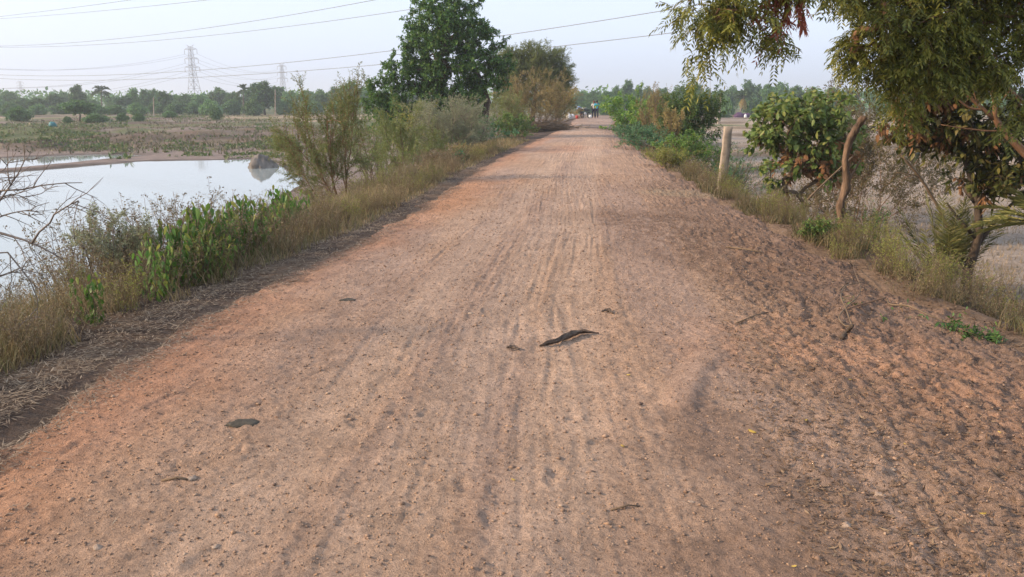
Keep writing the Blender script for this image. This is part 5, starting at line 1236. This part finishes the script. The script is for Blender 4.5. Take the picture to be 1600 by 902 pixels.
F = onroad(901.5, 76.6); bk = MB(); tubes(bk, np.array([[[0, 0, 0], [0, 0, .18], [0, 0, .34]]]), .12, .16, 12); hd = MB(); a = np.linspace(0, math.pi, 9)
tubes(hd, np.stack([np.cos(a) * .16, a * 0, .34 + np.sin(a) * .16], 1)[None], .008, .008, 5)
thing('bucket', 'red bucket at the feet of the bending person', 'bucket', F, [('bowl', bk.mesh('bowl', M_RED, True)), ('handle', hd.mesh('handle', M_STEEL, True))])
for u, y, s, lab in ((889, 76, 1.0, 'larger white sack lying left of the red bucket'), (893.5, 77, .8, 'smaller white sack between the large sack and the red bucket'), (922, 78, .5, 'little pale sack left of the two standing people')):
    F = onroad(u, y); tag(mobj('sack', lump(21, .30 * s, .26 * s, .34 * s, M_WHITE, 'sack', .10, 14)), lab, 'sack').location = (F[0], F[1], F[2] + .28 * s)
# parked motorbike, seen nearly end on
M_BLACK = plain_mat('black_paint', (.012, .012, .014), .35); M_RUB = plain_mat('rubber', (.015, .015, .015), .8); M_CHROME = plain_mat('chrome', (.5, .5, .5), .25)
F = onroad(915, 78.5); parts = []
def torus(Rr, r, c, mat, nm, k=20):
    a = np.linspace(0, 2 * math.pi, k + 1); m = MB(); tubes(m, np.stack([c[0] + a * 0, c[1] + np.cos(a) * Rr, c[2] + np.sin(a) * Rr], 1)[None], r, r, 8); return m.mesh(nm, mat, True)
for cy in (-.62, .62):
    hub = MB(); tubes(hub, np.array([[[-.06, cy, .3], [.06, cy, .3]]]), .05, .05, 8)
    for q in range(6):
        bar(hub, (0, cy, .3), (0, cy + math.cos(q * 1.047) * .24, .3 + math.sin(q * 1.047) * .24), .008)
    parts.append(('wheel', torus(.26, .045, (0, cy, .3), M_RUB, 'wheel'), [('spokes', hub.mesh('spokes', M_CHROME))]))
fr = MB()
for a_, b_ in (((0, -.62, .3), (0, -.15, .45)), ((0, -.15, .45), (0, .35, .42)), ((0, .35, .42), (0, .45, .85)), ((0, -.15, .45), (0, -.4, .72)), ((0, -.4, .72), (0, .45, .8)), ((-.07, .62, .3), (-.07, .45, .95)), ((.07, .62, .3), (.07, .45, .95))): bar(fr, a_, b_, .025)
en = lump(31, .13, .2, .17, M_CHROME, 'engine', .1, 12); tk = lump(32, .13, .26, .12, M_BLACK, 'fuel_tank', .03, 14); se = MB(); box(se, (0, -.32, .80), (.24, .62, .09), 0, .85)
hb = MB(); tubes(hb, np.array([[[-.36, .32, 1.0], [-.18, .40, 1.04], [0, .44, .98], [.18, .40, 1.04], [.36, .32, 1.0]]]), .014, .014, 6)
for v in en.vertices: v.co = v.co + Vector((0, .1, .42))
for v in tk.vertices: v.co = v.co + Vector((0, .17, .84))
hl = lump(33, .09, .07, .09, M_CHROME, 'headlight', .0, 10)
for v in hl.vertices: v.co = v.co + Vector((0, .56, .9))
parts += [('frame', fr.mesh('frame', M_BLACK)), ('engine', en), ('fuel_tank', tk), ('seat', se.mesh('seat', M_RUB)), ('handlebar', hb.mesh('handlebar', M_CHROME, True)), ('headlight', hl)]
thing('motorbike', 'dark motorbike parked between the bending and the standing people', 'motorbike', F, parts, rz=2.5)

# ================================================================== THINGS LYING ON THE ROAD
def lying(u, v, lift=.0):
    """where the line of sight meets the ground"""
    z = 0.0
    for _ in range(8):
        p = at_z(u, v, z); z = float(ground_z(p[0], p[1])) + lift
    return at_z(u, v, z)
M_BARK = noise_mat('peeled_bark', [(.035, .026, .02), (.09, .065, .048), (.14, .11, .085)], 25, .9, .6, 90, dist=.004)
def bark_strip(pts, w, name, label, cup=.5):
    P = np.array([lying(u, v, .012) for u, v in pts]); c0 = P.mean(0); n = 16; t = np.linspace(0, len(P) - 1, n)
    C_ = np.stack([np.interp(t, np.arange(len(P)), P[:, k]) for k in range(3)], 1) - c0; rng = np.random.default_rng(len(pts) * 7)
    Tn = nrm(np.gradient(C_, axis=0)); S = nrm(np.cross(Tn, [0, 0, 1.0])); prof = np.linspace(-1, 1, 5); wd = w * np.sin(np.linspace(.25, math.pi - .15, n)) * rng.uniform(.75, 1.2, n)
    V = C_[:, None] + S[:, None] * (prof[None, :, None] * wd[:, None, None] / 2) + np.array([0, 0, 1.0]) * ((prof ** 2)[None, :, None] * wd[:, None, None] * cup + rng.uniform(0, .006, (n, 5, 1)))
    V2 = V - np.array([0, 0, .006]); ii = np.arange(n * 5).reshape(n, 5); Q = np.stack([ii[:-1, :-1], ii[:-1, 1:], ii[1:, 1:], ii[1:, :-1]], -1).reshape(-1, 4)
    m = MB(); m.add(V.reshape(-1, 3), Q); m.add(V2.reshape(-1, 3), Q[:, ::-1])
    rim = np.concatenate([ii[:, 0], ii[-1, 1:], ii[-2::-1, -1], ii[0, -2:0:-1]]); k = len(rim); off = n * 5
    m.f.append(np.stack([rim, np.roll(rim, -1), np.roll(rim, -1) + off, rim + off], 1))
    tag(mobj(name, m.mesh(name, M_BARK)), label, 'bark').location = c0
bark_strip([(843, 541), (868, 536), (890, 528), (908, 520), (936, 521)], .05, 'bark_strip', 'long dark curled strip of bark lying across the wheel tracks')
bark_strip([(791, 543), (800, 544), (812, 546)], .035, 'bark_strip', 'short dark scrap of bark left of the long bark strip', .3)
bark_strip([(940, 487), (950, 485), (958, 490)], .03, 'bark_strip', 'small dark scrap of bark up the road from the long strip', .3)
M_DUNG = noise_mat('dry_dung', [(.035, .032, .025), (.075, .065, .05)], 30, .95, .7, 80, dist=.006)
for u, v, s, lab in ((381, 661, .058, 'dark flat dung cake on the left half of the road, nearest the camera'), (543, 469, .05, 'dark flat dung cake farther up the left half of the road'), (362, 664, .022, 'small crumb beside the nearest dung cake')):
    p = lying(u, v); tag(mobj('dung_cake', lump(int(u), s * 1.25, s * .85, s * .22, M_DUNG, 'dung_cake', .2, 16)), lab, 'dung').location = (p[0], p[1], p[2] - s * .03)
M_STONE = noise_mat('pale_stone', [(.24, .17, .125), (.36, .28, .21)], 20, .9, .4)
for u, v, s, lab in ((300, 748, .020, 'pale flat stone beside the small stick at the lower left'), (152, 857, .020, 'grey stone low in the left corner of the road'), (338, 855, .016, 'grey stone right of the low left corner stone'), (735, 491, .024, 'pale stone on the left wheel track up the road'), (562, 383, .022, 'white chip at the left road edge'), (1375, 775, .022, 'rough stone on the lower right of the road'), (1080, 785, .012, 'yellowish pebble right of the centre tracks'), (1322, 822, .019, 'pale flat stone in the trampled soil at the lower right'), (1395, 735, .018, 'buff clod beside the ribbed tyre print')):
    p = lying(u, v); tag(mobj('stone', lump(int(u) + 3, s * 1.0, s * .75, s * .45, M_STONE, 'stone', .34, 9)), lab, 'stone').location = (p[0], p[1], p[2] + s * .08)
M_YLEAF = leaf_mat('leaf_fallen_yellow', [(.50, .32, .05), (.58, .40, .08), (.42, .27, .05)], .2, .6)
yl = []
for u, v, s, lab in ((1169, 670, .052, 'largest yellow fallen leaf on the right half of the road'), (978, 585, .028, 'small yellow leaf beside the long rut'), (970, 694, .028, 'pale yellow leaf near the road centre'), (1325, 592, .022, 'yellow leaf speck before the curled twig'), (1412, 692, .022, 'yellow leaf beside the ribbed tyre print'), (1530, 802, .035, 'yellow leaf near the lower right corner'), (799, 747, .026, 'yellow leaf between the centre wheel tracks'), (1258, 657, .03, 'creamy fallen leaf right of the largest yellow leaf'), (1559, 673, .022, 'yellow leaf near the right frame edge'), (1245, 883, .022, 'yellow leaf at the bottom right of the road')):
    p = lying(u, v, .008); m = MB(); rr = random.Random(u); a = rr.uniform(0, 6.28)
    D_ = np.array([[math.cos(a), math.sin(a), .12]]); leaf_oval(m, np.zeros((1, 3)), D_, np.cross(D_, [[0, .1, 1.0]]), s, s * .5, .15, .25)
    tag(mobj('fallen_leaf', m.mesh('fallen_leaf', M_YLEAF)), lab, 'leaf').location = p
def twig_from_px(pts, lift, r0, r1, mb, c0, n=22, k=6):
    P = np.array([lying(u, v, l_) for (u, v), l_ in zip(pts, lift)]) - c0
    t = np.linspace(0, len(P) - 1, n); i = np.minimum(t.astype(int), len(P) - 2); f = (t - i)[:, None]
    Pm = np.concatenate([[2 * P[0] - P[1]], P, [2 * P[-1] - P[-2]]]); a, b, c, d = Pm[i], Pm[i + 1], Pm[i + 2], Pm[i + 3]
    C_ = .5 * (2 * b + (c - a) * f + (2 * a - 5 * b + 4 * c - d) * f ** 2 + (3 * b - a - 3 * c + d) * f ** 3)
    tubes(mb, C_[None], r0, r1, k); return C_
z8 = lambda l: [(1280 + x / 5, 380 + y / 5) for x, y in l]
c0 = lying(1323, 514); m1, m2, m3, m4 = MB(), MB(), MB(), MB()
twig_from_px(z8([(175, 740), (215, 695), (258, 645)]), [.01, .03, .05], .017, .013, m1, c0, 8, 8)
twig_from_px(z8([(258, 645), (235, 590), (210, 515), (172, 430), (180, 370), (230, 325), (345, 305)]), [.05, .08, .12, .14, .12, .09, .05], .006, .0035, m2, c0)
twig_from_px(z8([(240, 650), (195, 640), (155, 585), (185, 530), (245, 470), (310, 405), (322, 330), (280, 230), (268, 175), (300, 120), (345, 112)]), [.03, .03, .03, .03, .05, .07, .07, .05, .05, .05, .03], .0065, .0025, m3, c0, 34)
twig_from_px(z8([(215, 515), (290, 490), (380, 465), (520, 425)]), [.05, .04, .03, .03], .008, .006, m4, c0, 10)
thing('curled_twig', 'curled cut branch lying in loops at the right road edge', 'branch', c0, [('butt', m1.mesh('butt', B_DARK, True)), ('loop_twig', m2.mesh('loop_twig', B_TWIG, True)), ('side_twig', m3.mesh('side_twig', B_TWIG, True)), ('straight_twig', m4.mesh('straight_twig', B_WARM, True))])
c0 = lying(1470, 500); m1, lm = MB(), MB(); rg = np.random.default_rng(77)
C_ = twig_from_px(z8([(530, 440), (560, 480), (700, 490), (850, 560), (1000, 620), (1120, 680), (1260, 730), (1400, 770)]), [.02, .03, .03, .03, .03, .03, .02, .02], .008, .003, m1, c0, 26)
s2 = grow(C_[None, 12:], 46, (.10, .22), (.3, .9), rg, 3, -.05, .1, .1, 1.0); s2[..., 2] = np.maximum(s2[..., 2], C_[:, 2].min() + .01); tubes(m1, s2, .003, .001, 3); sprays(lm, s2, 10, .045, .016, rg, 'diamond', .2)
thing('cut_branch', 'long cut branch with dark green leaves lying on the right slope edge', 'branch', c0, [('stick', m1.mesh('stick', B_TWIG, True)), ('foliage', lm.mesh('foliage', G_DARK))])
c0 = lying(1378, 486); m1, lm = MB(), MB(); s1 = stems(rg, 7, .05, (.2, .34), (1.1, 1.5), 4, 0, .1); tubes(m1, s1, .004, .002, 4); sprays(lm, s1, 12, .05, .017, rg, 'diamond', .2)
thing('leafy_sprig', 'dark green leafy sprig beside the curled cut branch', 'sprig', c0 + np.array([0, 0, .01]), [('stalks', m1.mesh('stalks', B_TWIG, True)), ('foliage', lm.mesh('foliage', G_DARK))])
for (ua, va), (ub, vb), r, lab in (((253, 751), (292, 749), .006, 'short straight stick beside the pale flat stone'), ((955, 797), (1000, 791), .004, 'thin dark twig right of the centre tracks'), ((1136, 386), (1190, 394), .010, 'pale stick lying at the right verge below the broad-leaved bush'), ((1150, 505), (1200, 488), .006, 'thin twig on the trampled right side'), ((1340, 432), (1310, 455), .006, 'thin upright dry stalk behind the curled branch')):
    a, b = lying(ua, va, r), lying(ub, vb, r); c = (a + b) / 2; m = MB(); tubes(m, np.array([[a - c, (b - a) * .1 + np.array([0, .01, .006]), b - c]]), r, r * .7, 6)
    tag(mobj('stick', m.mesh('stick', B_TWIG, True)), lab, 'stick').location = c

# ================================================================== AIR
m, n, l = new_mat('haze_air')
v = n.new('ShaderNodeVolumePrincipled'); v.inputs['Color'].default_value = (.84, .92, 1.0, 1); v.inputs['Density'].default_value = 0.0008; v.inputs['Anisotropy'].default_value = 0.2
o = n.new('ShaderNodeOutputMaterial'); l.new(v.outputs[0], o.inputs['Volume'])
hz = MB(); x0, x1, y0, y1, z0, z1 = -2720, 2720, -900, 2720, -5.5, 52
hz.add([[x0, y0, z0], [x1, y0, z0], [x1, y1, z0], [x0, y1, z0], [x0, y0, z1], [x1, y0, z1], [x1, y1, z1], [x0, y1, z1]], [[3, 2, 1, 0], [4, 5, 6, 7], [0, 1, 5, 4], [1, 2, 6, 5], [2, 3, 7, 6], [3, 0, 4, 7]])
stuff('haze', hz.mesh('haze', m), 'pale evening haze lying over the whole countryside', 'haze')
